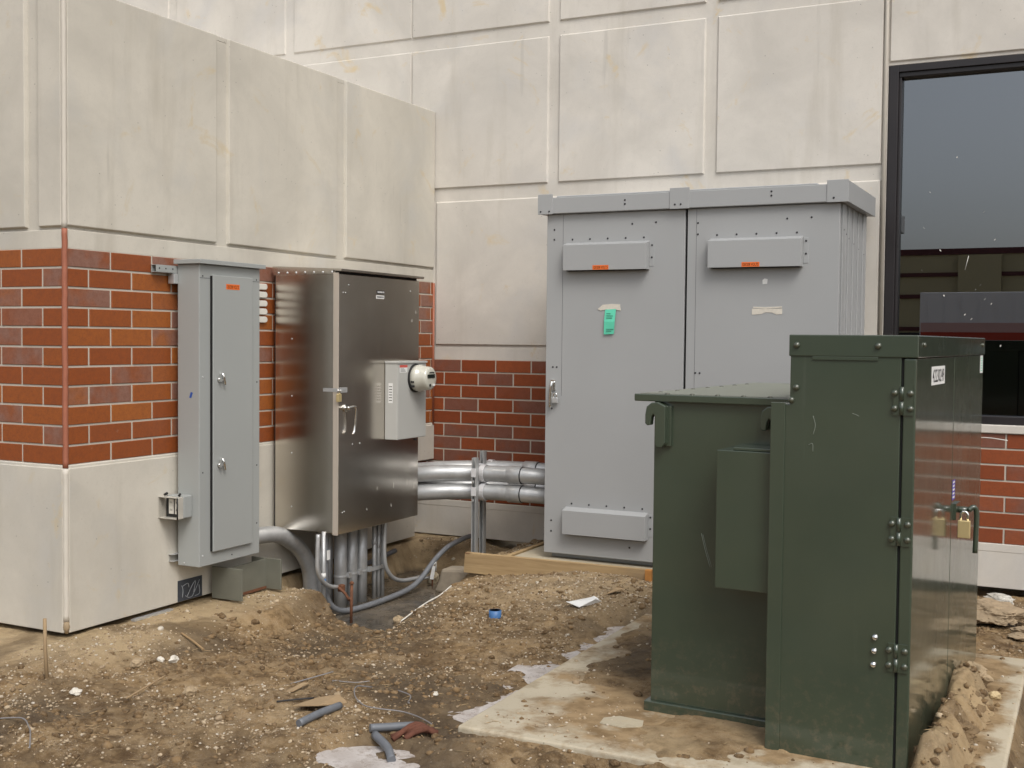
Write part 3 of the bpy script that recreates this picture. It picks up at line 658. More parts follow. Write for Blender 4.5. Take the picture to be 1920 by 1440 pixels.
# ------------------------------------------------------------------ big horizontal conduits
def hpipe(yc, zc, yend, lab, bx=.12):
    t = thing('large_conduit', lab, 'conduit', (1.1, yc, zc-.06), 'large galvanized conduits between the cabinets')
    path = [(1.44, yc, zc), (.95, yc, zc)]
    R = .62; cx = .95
    for k in range(1, 13):
        a = k/12*rad(72); path.append((cx-R*math.sin(a), yc-R*(1-math.cos(a)), zc))
    lx = path[-1]; dx = Vector(path[-1])-Vector(path[-2]); dx.normalize()
    path.append(tuple(Vector(lx)+dx*.35))
    MB().tube(path, .0575, 24).build('pipe', M_GALV, t)
    MB().cyl((1.09, yc, zc), (.985, yc, zc), .0645, 24).build('coupling', M_GALV, t, bevel=.002)
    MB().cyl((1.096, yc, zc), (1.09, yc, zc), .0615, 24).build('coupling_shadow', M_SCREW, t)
hpipe(3.10, -.292, 2.6, 'upper front galvanized conduit curving behind the stainless cabinet')
hpipe(3.10, -.425, 2.6, 'lower front galvanized conduit curving behind the stainless cabinet')
hpipe(3.36, -.282, 2.8, 'upper rear galvanized conduit beside the brick wall')
hpipe(3.36, -.415, 2.8, 'lower rear galvanized conduit nearest the brick wall')
def strut(x, y, z0, z1, lab):
    t = thing('strut_post', lab, 'post', (x, y, z0), 'slotted strut posts holding the large conduits')
    m_ = MB(); w2 = .0175
    m_.box((x-w2, y-.0205, z0), (x-w2+.003, y+.0205, z1)); m_.box((x+w2-.003, y-.0205, z0), (x+w2, y+.0205, z1))
    m_.box((x-w2, y+.018, z0), (x+w2, y+.0205, z1)); m_.box((x-w2+.003, y-.0205, z0), (x-.011, y-.018, z1)); m_.box((x+.011, y-.0205, z0), (x+w2-.003, y-.018, z1))
    m_.build('channel', M_ZINC, t)
    sl = MB(); z = z0+.04
    while z < z1-.03: sl.box((x-.0055, y+.0168, z), (x+.0055, y+.0178, z+.028)); z += .05
    sl.build('slots', M_HOLE, t)
    return t
s1 = strut(.797, 2.94, -.93, -.168, 'front slotted strut post clamping the two nearer conduits')
s2 = strut(.722, 3.20, -.93, -.145, 'rear slotted strut post standing behind the nearer conduits')
for (tt, sx, yc, zs) in ((s1, .797, 3.077, (-.292, -.425)), (s2, .722, 3.33, (-.282,))):
    for zc in zs:
        cl = MB(); yy = yc-.0
        pts = [(sx, yy+(.0615)*math.cos(a)*1.0, zc+.0615*math.sin(a)) for a in np.linspace(rad(60), rad(300), 14)]
        for k in range(len(pts)-1):
            p, q_ = pts[k], pts[k+1]
            cl.add([(sx-.02, p[1], p[2]), (sx+.02, p[1], p[2]), (sx+.02, q_[1], q_[2]), (sx-.02, q_[1], q_[2])], [(0,1,2,3)])
        o = cl.build('pipe_clamp', M_BRIGHT, tt); md = o.modifiers.new('s', 'SOLIDIFY'); md.thickness = .003; md.offset = 0
        MB().box((sx-.019, yc-.163, zc-.012), (sx+.019, yc-.1585, zc+.050)).build('clamp_plate', M_BRIGHT, tt, bevel=.001)
        MB().box((sx-.006, yc-.172, zc-.052), (sx+.006, yc-.158, zc-.035)).build('clamp_bolt', M_ZINC, tt, bevel=.002)

# ------------------------------------------------------------------ stainless cabinet
SX0, SX1, SY0, SY1, SZ0, SZ1 = .035, .5, 1.657, 2.618, -.548, 1.082
ss = thing('stainless_cabinet', 'brushed stainless steel wall cabinet with sloped lid and corner hasp', 'electrical cabinet', ((SX0+SX1)/2, (SY0+SY1)/2, SZ0))
XF = lambda u, n, z: (SX1+n, u, z)
MB().box((SX0, SY0, SZ0), (SX1-.004, SY1, SZ1)).build('body', M_STEEL, ss, bevel=.004)
o = MB().box((SX0+.0, SY0-.0006, SZ0+.002), (SX0+.006, SY0-.0002, SZ1)).build('side_seam', M_HOLE, ss)
door = MB().box((SY0+.004, 0, SZ0-.006), (SY1-.002, .022, SZ1-.018), XF).build('door', M_STEEL, ss, bevel=.003)
MB().box((SY0-.006, -.012, SZ0-.008), (SY0+.0035, .0245, SZ1-.012), XF).build('door_edge', mat('pale_folded_edge', (.62, .55, .47), .35, .4), door, bevel=.001)
MB().box((SY0+.02, -.004, SZ1-.0175), (SY1-.02, .012, SZ1-.001), XF).build('lid_gap', M_HOLE, ss)
l = MB(); l.prism([(SX0-.01, SZ1+.030), (SX0-.01, SZ1+.002), (SX1, SZ1+.002), (SX1, SZ1-.002), (SX1+.052, SZ1-.004), (SX1+.055, SZ1+.012), (SX0-.01, SZ1+.036)], SY0-.012, SY1+.012, lambda a, n, b_: (a, n, b_))
lid = l.build('lid', M_STEEL, ss, bevel=.002)
MB().box((SX0, SY0-.0135, SZ1-.022), (SX1-.01, SY0-.001, SZ1+.004)).build('lid_flange', M_STEEL, lid, bevel=.001)
BOLT = proto(MB().dome((0, 0, 0), (0, -1, 0), .0075, .006, 10), 'bolt', M_ZINC)
stamp('bolt', BOLT, M_ZINC, lid, [(SX0+.04+.068*k, SY0-.0135, SZ1-.008) for k in range(7)])
stamp('rivet', SCYZ, M_ZINC, ss, [(SX0+.135, SY0, z) for z in (.66, .30, -.06, -.40)])
stamp('rivet', SCXZ, M_ZINC, door, [XF(u, .022, z) for u, z in ((SY0+.05, .95), (SY0+.075, .95), (SY0+.11, 1.0), (SY0+.05, -.42), (SY0+.07, -.415), (SY1-.12, .99), (SY0+.16, .0), (SY0+.24, .0))])
sc_ = MB()
for u, z, l_ in ((2.30, -.33, .036), (2.47, -.325, .036), (2.56, -.36, .04), (2.10, -.32, .02), (1.98, -.44, .015), (2.27, -.45, .018), (2.57, .84, .02), (2.52, .78, .02)): sc_.box((u, .022, z), (u+.004, .0226, z+l_), XF)
sc_.build('scratches', M_WHITEPL, door)
for (u0, u1, z0, z1, m_) in ((2.085, 2.175, .957, .980, M_BLACK), (2.078, 2.172, .925, .948, M_WHITE)):
    o = MB().box((u0, .022, z0), (u1, .0232, z1), XF).build('nameplate', m_, door)
    mm = M_WHITE if m_ is M_BLACK else M_BLACK; q = MB(); x_ = u0+.008; rr = random.Random(3)
    while x_ < u1-.012: w_ = rr.uniform(.004, .009); q.box((x_, .0233, z0+.006), (x_+w_, .0237, z1-.006), XF); x_ += w_+.004
    q.build('printing', mm, o)
# hasp, padlock and handle
hs_ = MB(); hs_.box((SY0-.002, .0245, .330), (SY0+.09, .0285, .362), XF); hs_.box((SX1-.085, SY0-.009, .336), (SX1+.02, SY0-.0055, .358))
hs_.tube(fillet([XF(SY0-.004, .02, .345), XF(SY0-.012, .045, .345), XF(SY0+.03, .05, .345)], .01), .005, 8)
hs_.build('hasp', M_ZINC, ss)
padlock((SY0-.010, .035, .275), XF, ss, 0, w_=.038, h_=.048)
hd = MB(); hd.cyl(XF(1.735, .022, .232), XF(1.735, .032, .232), .026, 14); hd.cyl(XF(1.735, .03, .232), XF(1.735, .066, .232), .012, 10)
hd.tube(smooth([XF(1.70, .062, .235), XF(1.76, .07, .242), XF(1.788, .066, .22), XF(1.790, .06, .14), XF(1.782, .058, .085), XF(1.765, .058, .068)], 4), .0075, 8)
hd.build('door_handle', M_CHROME, door)
# meter socket on the door front
ms = thing('electric_meter', 'small pale grey meter box with round glass meter on the stainless cabinet', 'electric meter', (.58, 2.36, .0))
MB().box((.524, 2.185, .003), (.62, 2.545, .513)).build('box', M_METER, ms, bevel=.004)
MB().box((.62, 2.187, .006), (.6245, 2.543, .505)).build('cover', M_METER, ms, bevel=.002)
MB().box((.524, 2.180, .505), (.632, 2.55, .519)).build('top_flange', M_METER, ms, bevel=.002)
MX = lambda u, n, z: (.6245+n, u, z)
mc = (2.40, .405); 
MB().cyl(MX(mc[0], 0, mc[1]), MX(mc[0], .012, mc[1]), .096, 32).build('ring', M_BLACK, ms, bevel=.002)
g_ = MB(); pr_ = [(0, .086), (.03, .090), (.05, .090), (.054, .083), (.10, .079), (.118, .076), (.126, .066), (.1285, .045), (.129, .003)]
g_.tube([MX(mc[0], a, mc[1]) for a, r_ in pr_], .08, 36, rs=[r_ for a, r_ in pr_]); g_.build('meter_glass', M_METERGL, ms)
MB().box((mc[0]-.055, .1295, mc[1]+.004), (mc[0]-.008+.045, .1325, mc[1]+.028), MX).build('display', M_LCD, ms)
MB().cyl(MX(mc[0]-.022, .1295, mc[1]-.045), MX(mc[0]-.022, .133, mc[1]-.045), .010, 12).build('button', M_BLACK, ms)
MB().box((mc[0]+.01, .1295, mc[1]-.05), (mc[0]+.04, .1325, mc[1]-.035), MX).build('face_plate', M_WHITE, ms)
MB().box((mc[0]-.03, .1295, mc[1]+.036), (mc[0]+.03, .1315, mc[1]+.043), MX).build('face_print', M_BLACK, ms)
for k in (-1, 0): MB().box((mc[0]-.088, .02, mc[1]-.03+k*.03), (mc[0]-.080, .045, mc[1]-.015+k*.03), MX).build('latch', M_BLACK, ms)
o = MB().box((2.205, .0002, .445), (2.30, .001, .495), MX).build('sticker', M_WHITE, ms)
MB().box((2.205, .0011, .478), (2.30, .0016, .495), MX).build('red_band', M_RED, o)
for k in range(3): MB().box((2.215, .0011, .452+k*.008), (2.28-.01*k, .0015, .455+k*.008), MX).build('printed_lines', M_BLACK, o)
o = MB().box((.552, 2.1842, .245), (.585, 2.1848, .375)).build('side_sticker', M_WHITE, ms)
for k in range(6): MB().box((.557, 2.1836, .26+k*.018), (.58, 2.1841, .265+k*.018)).build('printed_lines', M_BLACK, o)
MB().cyl((.60, 2.43, -.01), (.60, 2.46, -.012), .006, 8).build('wire_seal', M_SCREW, ms)

# ------------------------------------------------------------------ grey panelboard on the wall
PX0, PX1, PY0, PY1, PZ0, PZ1 = .042, .2, .772, 1.302, -.636, 1.076
pn = thing('panelboard', 'tall narrow grey panelboard with one door mounted on brick corner wall', 'electrical cabinet', (.12, 1.04, PZ0))
PF = lambda u, n, z: (PX1+n, u, z)
MB().box((PX0, PY0, PZ0), (PX1, PY1, PZ1)).build('box', M_GREYP, pn, bevel=.004)
MB().box((PX0-.01, PY0-.022, PZ1+.001), (PX1+.028, PY1+.022, PZ1+.026)).build('rain_cap', M_GREYP, pn, bevel=.002)
MB().box((PY0+.004, 0, PZ1-.078), (PY1-.004, .0012, PZ1-.076), PF).build('trim_seam', M_SCREW, pn)
d_ = MB().box((.868, .002, -.560), (1.212, .020, 1.018), PF).build('door', M_GREYP, pn, bevel=.003)
MB().box((.862, .0, -.556), (.868, .012, 1.014), PF).build('door_gap', M_HOLE, d_)
for z_ in (.425, -.065):
    lt = MB(); lt.cyl(PF(.912, .02, z_), PF(.912, .034, z_), .013, 12); lt.box((.902, .03, z_-.012), (.912, .046, z_+.030), PF)
    lt.tube([PF(.93, .03, z_+.035), PF(.944, .036, z_+.01), PF(.950, .034, z_-.03)], .0055, 8, rs=[.008, .005, .007]); lt.box((.906, .022, z_-.006), (.946, .034, z_+.004), PF)
    lt.build('latch', M_CHROME, d_)
vlabel(.975, 1.092, .942, .972, .0202, PF, d_)
stamp('screw', SCX, M_SCREW, pn, [PF(u, .0005, z) for u, z in ((.80, 1.01), (.80, -.10), (1.27, 1.01), (1.275, .40), (1.275, -.10), (1.275, -.45), (1.05, -.605))])
stamp('screw', SCXZ, M_ZINC, pn, [PF(u, .0005, z) for u, z in ((.80, .44), (.80, -.575))])
stamp('screw', SCYZ, M_ZINC, pn, [(.09, PY0-.0005, -.62)])
q = MB(); q.prism([(.128, .325), (.142, .322), (.153, .352), (.139, .356)], PY0-.0012, PY0-.0004); q.build('blue_tape', M_BLUETAPE, pn)
for z_, u0 in ((1.045, .605), (-.592, .735)):
    t = thing('mounting_strut', 'grey strut rail sticking out past top of panelboard' if z_ > 0 else 'short strut rail end behind bottom of panelboard', 'rail', (.02, 1.0, z_-.02), 'strut rails behind the panelboard')
    q = MB(); q.box((.003, u0, z_-.021), (.040, PY1+.02 if z_ > 0 else PY1-.03, z_-.018)); q.box((.003, u0, z_+.018), (.040, PY1-.02, z_+.021)); q.box((.003, u0, z_-.018), (.006, PY1-.02, z_+.018))
    if z_ > 0: q.box((.038, u0, z_-.018), (.041, PY1-.02, z_+.018))
    q.build('channel', M_GREYP if z_ > 0 else M_ZINC, t, bevel=.001)
    if z_ > 0: stamp('hole', SCX, M_SCREW, t, [(.0412, u, z_+.002) for u in (.63, .68, .735)])
br = MB(); br.box((.006, .735, .965), (.05, .770, 1.022)); tag(br.build('strut_fitting', M_ZINC, bevel=.003), 'small metal fitting under the strut rail at panelboard top left', 'bracket')
# outlet box on the panel side
ob = thing('outlet_box', 'weatherproof outlet box with open clear cover on left side of the panelboard', 'outlet', (.09, .72, -.36))
MB().box((.022, .700, -.352), (.150, .771, -.226)).build('box', M_GREYP, ob, bevel=.006)
MB().box((.026, .6965, -.348), (.146, .700, -.230)).build('gasket', M_BLACK, ob, bevel=.001)
for u in (.048, .092):
    o = MB().box((u, .692, -.330), (u+.036, .6968, -.245)).build('receptacle', M_WHITEPL, ob, bevel=.003)
    for zz in (-.312, -.270):
        for k in (.010, .022): MB().box((u+k, .6912, zz), (u+k+.003, .6921, zz+.011)).build('slot', M_BLACK, o)
cv = MB(); cv.box((.0, .655, -.352), (.006, .70, -.232)); cv.box((.0, .655, -.236), (.146, .70, -.230)); cv.box((.0, .655, -.354), (.146, .70, -.348))
cv.box((.142, .655, -.352), (.148, .70, -.232)); cv.build('cover', M_CLEARPL, ob, bevel=.002)
cv = MB(); cv.tube([(.146, .655, -.352), (.149, .651, -.29), (.146, .655, -.232)], .004, 6); cv.cyl((.02, .69, -.224), (.04, .69, -.214), .007, 8); cv.cyl((.125, .69, -.224), (.135, .69, -.212), .007, 8); cv.build('cover_hinge', M_BLACK, ob)
# five white vent slots between the cabinets
vt = thing('wall_vent', 'five white rounded slots on the wall between panelboard and stainless cabinet', 'vent', (.01, 1.48, .775))
for k in range(5):
    zc = .985-.0505*k-(.004 if k > 1 else 0); q = MB()
    pts = [(1.36, zc-.019), (1.592, zc-.019)]+[(1.592+.019*math.cos(a), zc+.019*math.sin(a)) for a in np.linspace(-1.3, 1.3, 7)]+[(1.592, zc+.019), (1.36, zc+.019)]
    q.prism(pts, -.002, .016, lambda a, n, b_: (n, a, b_)); q.build('slat', M_WHITEPL, vt, bevel=.004)

# ------------------------------------------------------------------ conduits in the pit
def cond(name, path, r, lab, cat='conduit', m=None, group='conduits dropping out of the stainless cabinet', extra=None):
    p0 = path[-1]; t = thing(name, lab, cat, (p0[0], p0[1], min(p[2] for p in path)-r), group)
    MB().tube(path, r, 18).build('pipe', m or M_GALV, t)
    for e in extra or (): 
        a, b_, rr = e; MB().cyl(a, b_, rr, 18).build('coupling', M_GALV, t, bevel=.001)
    return t
el = cond('elbow_conduit', smooth([(.10, 1.10, -.56), (.10, 1.30, -.558), (.105, 1.45, -.558), (.11, 1.62, -.585), (.115, 1.79, -.680), (.12, 1.89, -.80), (.12, 1.93, -.92), (.12, 1.935, -1.14)], 6), .052, 'thick galvanized elbow bending from behind the panelboard down into pit', group=None)
for i, (x_, y_) in enumerate(((.303, 2.005), (.306, 2.125), (.31, 2.235))):
    lab = ('leftmost thick upright conduit, mud stained, under the stainless cabinet', 'middle of the three thick upright conduits under the stainless cabinet', 'rightmost of the three thick upright conduits under the stainless cabinet')[i]
    t = cond('riser_conduit', [(x_, y_, -.54), (x_, y_, -1.14)], .042, lab, extra=[((x_, y_, -.885), (x_, y_, -.90), .0455)])
    MB().box((x_+.03, y_+.02, -.905), (x_+.055, y_+.055, -.87)).build('clamp_lug', M_ZINC, t, bevel=.002)
cond('riser_conduit', [(.16, 1.975, -.54), (.16, 1.975, -1.14)], .032, 'shaded upright conduit behind the elbow, leftmost in the pit')
cond('riser_conduit', [(.20, 2.03, -.54), (.20, 2.03, -1.14)], .022, 'slim upright conduit behind the thick mud stained one')
for i, (y_) in enumerate((2.335, 2.385, 2.435)):
    t = cond('thin_riser', [(.35, y_, -.54), (.35, y_, -1.12)], .0155, ('left', 'middle', 'right')[i]+'most of three thin upright conduits right of the thick ones' if i != 1 else 'middle one of three thin upright conduits right of the thick ones', extra=[((.35, y_, -.70-.03*i), (.35, y_, -.73-.03*i), .019)])
MB_ = MB(); MB_.box((.37, 2.25, -.90), (.376, 2.46, -.875)); tag(MB_.build('support_strap', M_ZINC), 'thin metal strap across the three thin upright conduits', 'strap')
cond('bent_conduit', smooth([(.42, 2.37, -.54), (.42, 2.355, -.66), (.42, 2.35, -.78), (.42, 2.37, -.88), (.42, 2.45, -.965), (.42, 2.56, -1.01), (.42, 2.70, -1.028), (.42, 2.82, -1.035)], 6), .0145, 'thin bright conduit curving right from cabinet bottom to the white tag')
cond('bent_conduit', smooth([(.45, 1.555, -.54), (.45, 1.548, -.66), (.45, 1.552, -.76), (.45, 1.60, -.835), (.45, 1.68, -.885), (.45, 1.765, -.905)], 6), .0135, 'thin bright conduit curving from cabinet bottom toward the rusty rod')
cond('long_conduit', smooth([(.40, 1.70, -.54), (.40, 1.70, -.70), (.40, 1.70, -.90), (.405, 1.72, -.98), (.42, 1.775, -1.045), (.45, 1.86, -1.075), (.48, 2.05, -1.078), (.5, 2.33, -1.07), (.5, 2.56, -1.055), (.5, 2.71, -1.01), (.5, 2.89, -.915), (.5, 3.08, -.85), (.5, 3.30, -.825), (.5, 3.42, -.82)], 6), .0185, 'long grey conduit looping through the pit and up to the back wall', m=mat('dull_grey_conduit', (.20, .21, .225), .5, .3, var=.2, vscale=20))
t = thing('blue_banded_conduit', 'slim conduit with blue and red maker bands below the cabinet left edge', 'conduit', (.42, 1.66, -1.1), 'conduits dropping out of the stainless cabinet')
MB().tube([(.42, 1.655, -.54), (.42, 1.655, -1.09)], .0135, 14).build('pipe', M_GALV, t)
MB().cyl((.42, 1.655, -.835), (.42, 1.655, -.87), .0145, 14).build('band', M_BLUE, t); MB().cyl((.42, 1.655, -.80), (.42, 1.655, -.833), .0145, 14).build('band', M_WHITE, t)
MB().box((.433, 1.67, -.72), (.436, 1.70, -.66)).build('paper_tag', M_WHITE, t)
# ground rod with clamp
gr = thing('ground_rod', 'rusty ground rod with clamp standing at the pit edge', 'rod', (.60, 1.695, -1.1))
MB().cyl((.60, 1.695, -1.12), (.60, 1.70, -.855), .0095, 10).build('rod', M_RUST, gr)
MB().dome((.60, 1.70, -.858), (0, 0, 1), .015, .018, 8).build('rod_cap', M_RUST, gr)
MB().tube(smooth([(.46, 1.755, -.905), (.52, 1.745, -.935), (.57, 1.72, -.965), (.60, 1.69, -.945)], 5), .009, 8).build('bond_wire', M_RUST, gr)
MB().box((.45, 1.76, -.935), (.485, 1.80, -.89)).build('clamp', M_RUST, gr, bevel=.006)
wt = thing('tagged_stub', 'white tag on short rusty rod where thin conduit ends in pit', 'tag', (.52, 2.86, -1.1))
MB().cyl((.50, 2.86, -1.12), (.50, 2.86, -1.0), .006, 8).build('rod', M_RUST, wt)
q = MB(); q.prism([(2.80, -1.035), (2.845, -1.045), (2.875, -.955), (2.835, -.945)], .515, .518, lambda a, n, b_: (n, a, b_)); q.build('tag_plate', M_WHITE, wt)
MB().tube([(.515, 2.84, -.945), (.52, 2.875, -.925), (.515, 2.885, -.99)], .004, 6).build('tie', M_WHITE, wt)
MB().tube([(.46, 2.80, -1.035), (.49, 2.86, -1.03)], .009, 6).build('fitting', M_ZINC, wt)
# shaded duct pieces deep behind the conduits
q = MB(); q.cyl((.02, 2.3, -1.0), (.10, 3.0, -.90), .018, 12); tag(q.build('buried_pipe', M_PVC), 'dark buried pipe poking from the bank behind the thin conduits', 'pipe')

# steel beam stub seat on ledge
bs = thing('steel_beam_stub', 'short grey steel H beam stub standing on sand ledge against the wall', 'steel stub', (.2, 1.24, -.878))
M_BEAM = mat('primer_steel', (.145, .145, .115), .6, bump=.3, var=.3, vscale=8)
MB().box((.045, 1.055, -.878), (.27, 1.067, -.690)).build('flange', M_BEAM, bs, bevel=.002)
MB().box((.045, 1.418, -.878), (.27, 1.430, -.690)).build('flange', M_BEAM, bs, bevel=.002)
MB().box((.150, 1.067, -.878), (.160, 1.418, -.694)).build('web', M_BEAM, bs, bevel=.001)
MB().box((.160, 1.068, -.878), (.163, 1.417, -.862)).build('rust_edge', M_RUST, bs)
# black patch with chalk scrawl
pt = thing('black_wall_patch', 'square black membrane patch with chalk scrawl at wall foot', 'patch', (.008, .91, BOT))
MB().box((.0062, .808, BOT+.003), (.0085, 1.012, -.739)).build('membrane', M_SLATE, pt)
rr = random.Random(11)
for st in (((.84, -.77), (.85, -.80), (.845, -.84)), ((.85, -.775), (.89, -.765), (.90, -.79)), ((.885, -.84), (.93, -.78), (.955, -.765), (.94, -.83), (.99, -.76)), ((.95, -.85), (.99, -.84), (.985, -.79)), ((.87, -.835), (.90, -.85), (.93, -.845), (.95, -.81))):
    MB().tube(smooth([(.0088, a, b_+.0) for a, b_ in st], 5), .0022, 5).build('chalk_stroke', M_CHALK, pt)
# foot flashing strip
tag(MB().box((.0, .45, -.895), (.03, .75, -.884)).build('flashing_strip', M_ZINC), 'thin metal strip lying under the wall foot left of the black patch', 'metal strip')

# ------------------------------------------------------------------ green transformer
tr = thing('pad_transformer', 'green pad mounted transformer with tall hinged terminal cabinet and lower tank', 'transformer', (4.12, .1, -.9), rz=rad(-2.6))
TY = lambda u, n, z: (u, .1-n, z)
TX = lambda u, n, z: (4.125+n, u, z)
CX0, CX1, CY0, CY1, CZT = 3.597, 4.125, .10, 1.87, .622
b = MB(); b.prism([(3.600, -.905), (4.072, -.905), (4.072, CZT), (3.665, CZT), (3.665, .437), (3.600, .437)], CY0, CY1-.005)
b.build('terminal_cabinet', M_GREEN, tr, bevel=.004)
MB().box((3.594, CY0-.006, -.907), (3.650, CY0-.0005, .442)).build('side_flange', M_GREEN, tr, bevel=.0025)
MB().box((4.073, CY0+.006, -.89), (4.079, CY1-.01, CZT-.004)).build('door_gap', M_HOLE, tr)
dA = MB().box((4.080, CY0-.001, -.893), (CX1, .972, CZT-.006)).build('door', M_GREEN, tr, bevel=.006, seg=3)
dB = MB().box((4.080, .978, -.893), (CX1, CY1, CZT-.006)).build('door', M_GREEN, tr, bevel=.004, seg=3)
dA['label'] = 'near door with number sticker and three hinges'
cp = MB(); cp.box((3.660, CY0-.005, CZT-.004), (4.131, CY1+.005, .700)); hdr = cp.build('cabinet_roof', M_GREEN, tr, bevel=.004)
MB().box((3.75, CY0-.0052, CZT-.016), (3.99, CY0-.0012, CZT-.003)).build('roof_tab', M_GREEN, hdr, bevel=.001)
BG = proto(MB().dome((0, 0, 0), (0, -1, 0), .0125, .012, 16), 'bolt', M_GREEN)
BGX = proto(MB().dome((0, 0, 0), (1, 0, 0), .010, .009, 14), 'bolt', M_GREEN)
stamp('bolt', BG, M_GREEN, hdr, [TY(u, .0055, z) for u, z in ((3.690, .660), (3.99, .660))]); stamp('bolt', BGX, M_GREEN, hdr, [(4.131, .20, .665), (4.131, 1.78, .665)])
stamp('bolt', BG, M_GREEN, tr, [TY(u, .001, z) for u, z in ((3.690, .500), (3.672, .452))])
def hinge(z):
    h = MB(); h.box((4.047, .001, z-.052), (4.076, .006, z+.052), TY); h.box((4.0785, .002, z-.052), (4.116, .007, z+.052), TY)
    h.tube([TY(4.0765, .007, z-.05), TY(4.0765, .007, z-.003)], .0080, 12); h.tube([TY(4.0765, .007, z+.003), TY(4.0765, .007, z+.05)], .0080, 12)
    o = h.build('hinge', M_GREEN, dA)
    for u in (4.052, 4.107):
        for k in (-.028, .028): stamp('hinge_bolt', BGH, M_GREEN, o, [TY(u, .006, z+k)])
BGH = proto(MB().dome((0, 0, 0), (0, -1, 0), .0125, .011, 14), 'bolt', M_GREEN)
for z_ in (.462, -.014, -.478): hinge(z_)
BC = proto(MB().dome((0, 0, 0), (0, -1, 0), .0125, .013, 16), 'bolt', M_CHROME)
for z_, u in ((-.412, 4.000), (-.463, 3.998), (-.514, 3.996)):
    o = stamp('chrome_bolt', BC, M_CHROME, tr, [TY(u, .0005, z_)])[0]
# tank
TT = .420
MB().box((3.028, .315, -.86), (3.598, 1.72, TT)).build('tank', M_GREEN, tr, bevel=.005)
MB().box((3.006, .296, -.903), (3.597, 1.74, -.858)).build('base_flange', M_GREEN, tr, bevel=.004)
l = MB(); l.box((2.946, .290, .416), (3.64, 1.93, .447)); lid = l.build('tank_lid', M_GREEN, tr, bevel=.004)
MB().box((2.960, .325, .4471), (3.61, 1.915, .4485)).build('lid_top', M_SHEENG, lid)
BT = proto(MB().dome((0, 0, 0), (0, 0, 1), .012, .006, 12), 'bolt', M_GREEN)
stamp('bolt', BT, M_GREEN, lid, [(3.08+.11*k, .330, .447) for k in range(5)]+[(3.0, .45+.2*k, .447) for k in range(7)])
MB().box((3.2, 1.87, .447), (3.25, 1.90, .462)).build('lid_stop', M_SCREW, lid)
for u in (3.050, 3.545):     # lifting hooks
    h = MB(); pts = [(u, .395), (u-.012, .412), (u-.035, .410), (u-.047, .385), (u-.047, .335), (u-.036, .327), (u-.026, .335), (u-.026, .365), (u-.018, .378)]
    h.prism([(u+.03, .225), (u+.045, .245), (u+.045, .40), (u+.01, .415), (u-.018, .412), (u-.04, .395), (u-.046, .36), (u-.046, .325), (u-.036, .315), (u-.022, .318), (u-.018, .35), (u-.010, .365), (u-.002, .355), (u-.002, .24), (u+.008, .225)], .27, .306)
    o = h.build('lifting_hook', M_GREEN, tr, bevel=.004)
    MB().box((u+.02, .300, .23), (u+.06, .316, .40)).build('hook_plate', M_GREEN, o, bevel=.002)
# cooling/side box
r_ = MB(); r_.box((3.368, .135, -.305), (3.599, .316, .243)); sb = r_.build('side_box', M_GREEN, tr, bevel=.003)
r_ = MB(); r_.box((3.43, .15, .243), (3.60, .30, .256)); r_.build('box_top_plate', M_GREEN, sb, bevel=.003)
# scratches and scrapes on paint
M_SCR = mat('bare_scrape', (.20, .23, .19), .6, var=.3, vscale=30)
def scrape(pts, r, T, m=M_SCR): MB().tube(smooth([T(*p) for p in pts], 5), r, 6).build('scrape', m, tr)
scrape([(3.755, .0002, .395), (3.764, .0002, .36), (3.757, .0002, .325)], .0012, TY); scrape([(3.74, .0002, .285), (3.755, .0002, .29), (3.757, .0002, .26)], .001, TY)
scrape([(3.90, .0002, .41), (3.915, .0002, .405), (3.925, .0002, .40)], .001, TY)
TK = lambda u, n, z: (u, .315-n, z)
scrape([(3.245, .0002, -.125), (3.262, .0002, -.19), (3.285, .0002, -.262)], .0016, TK); scrape([(3.252, .0002, -.13), (3.27, .0002, -.195), (3.293, .0002, -.262)], .0012, TK)
# number sticker
st = MB().box((.410, .0005, .510), (.715, .0013, .582), lambda u, n, z: TX(u, n, z)).build('number_sticker', M_WHITE, dA)
text('42230249', TX, .430, .695, .520, .572, .0019, M_BLACK, st, bold=.004)
st = MB().box((1.76, .0005, .53), (1.845, .0013, .615), TX).build('white_sticker', M_WHITE, dB)
for k in range(6): MB().box((1.775, .0014, .54+k*.012), (1.83, .0018, .544+k*.012), TX).build('printed_lines', M_TEAL, st)
st = MB().box((.985, .0005, .000), (1.055, .0013, .085), TX).build('violet_sticker', M_PURPLE, dB)
for k in range(5): MB().box((.995, .0014, .008+k*.016), (1.045-.006*(k % 2), .0018, .016+k*.016), TX).build('printed_lines', M_WHITE, st)
hd = MB(); hd.tube([TX(1.09, 0, -.05), TX(1.09, .055, -.05)], .014, 10); hd.box((1.03, .0, -.09), (1.14, .012, -.02), TX)
hd.tube(smooth([TX(1.08, .055, -.05), TX(1.09, .075, -.035), TX(1.10, .085, -.06), TX(1.10, .085, -.14), TX(1.10, .083, -.235)], 5), .011, 10)
hd.build('door_handle', M_GREEN, dB)
padlock((4.125+.05, -1.00, -.158), lambda u, n, z: (u, -n, z), dB, 0, s=1.3, w_=.050, h_=.075)

# transformer pad
pdm = MB(); pdm.box((2.415, -.205, -1.3), (4.44, 2.02, PADTOP)); tag(pdm.build('concrete_pad', M_MPAD, bevel=.012, seg=3), 'broad mud stained concrete pad under the green transformer', 'concrete pad')

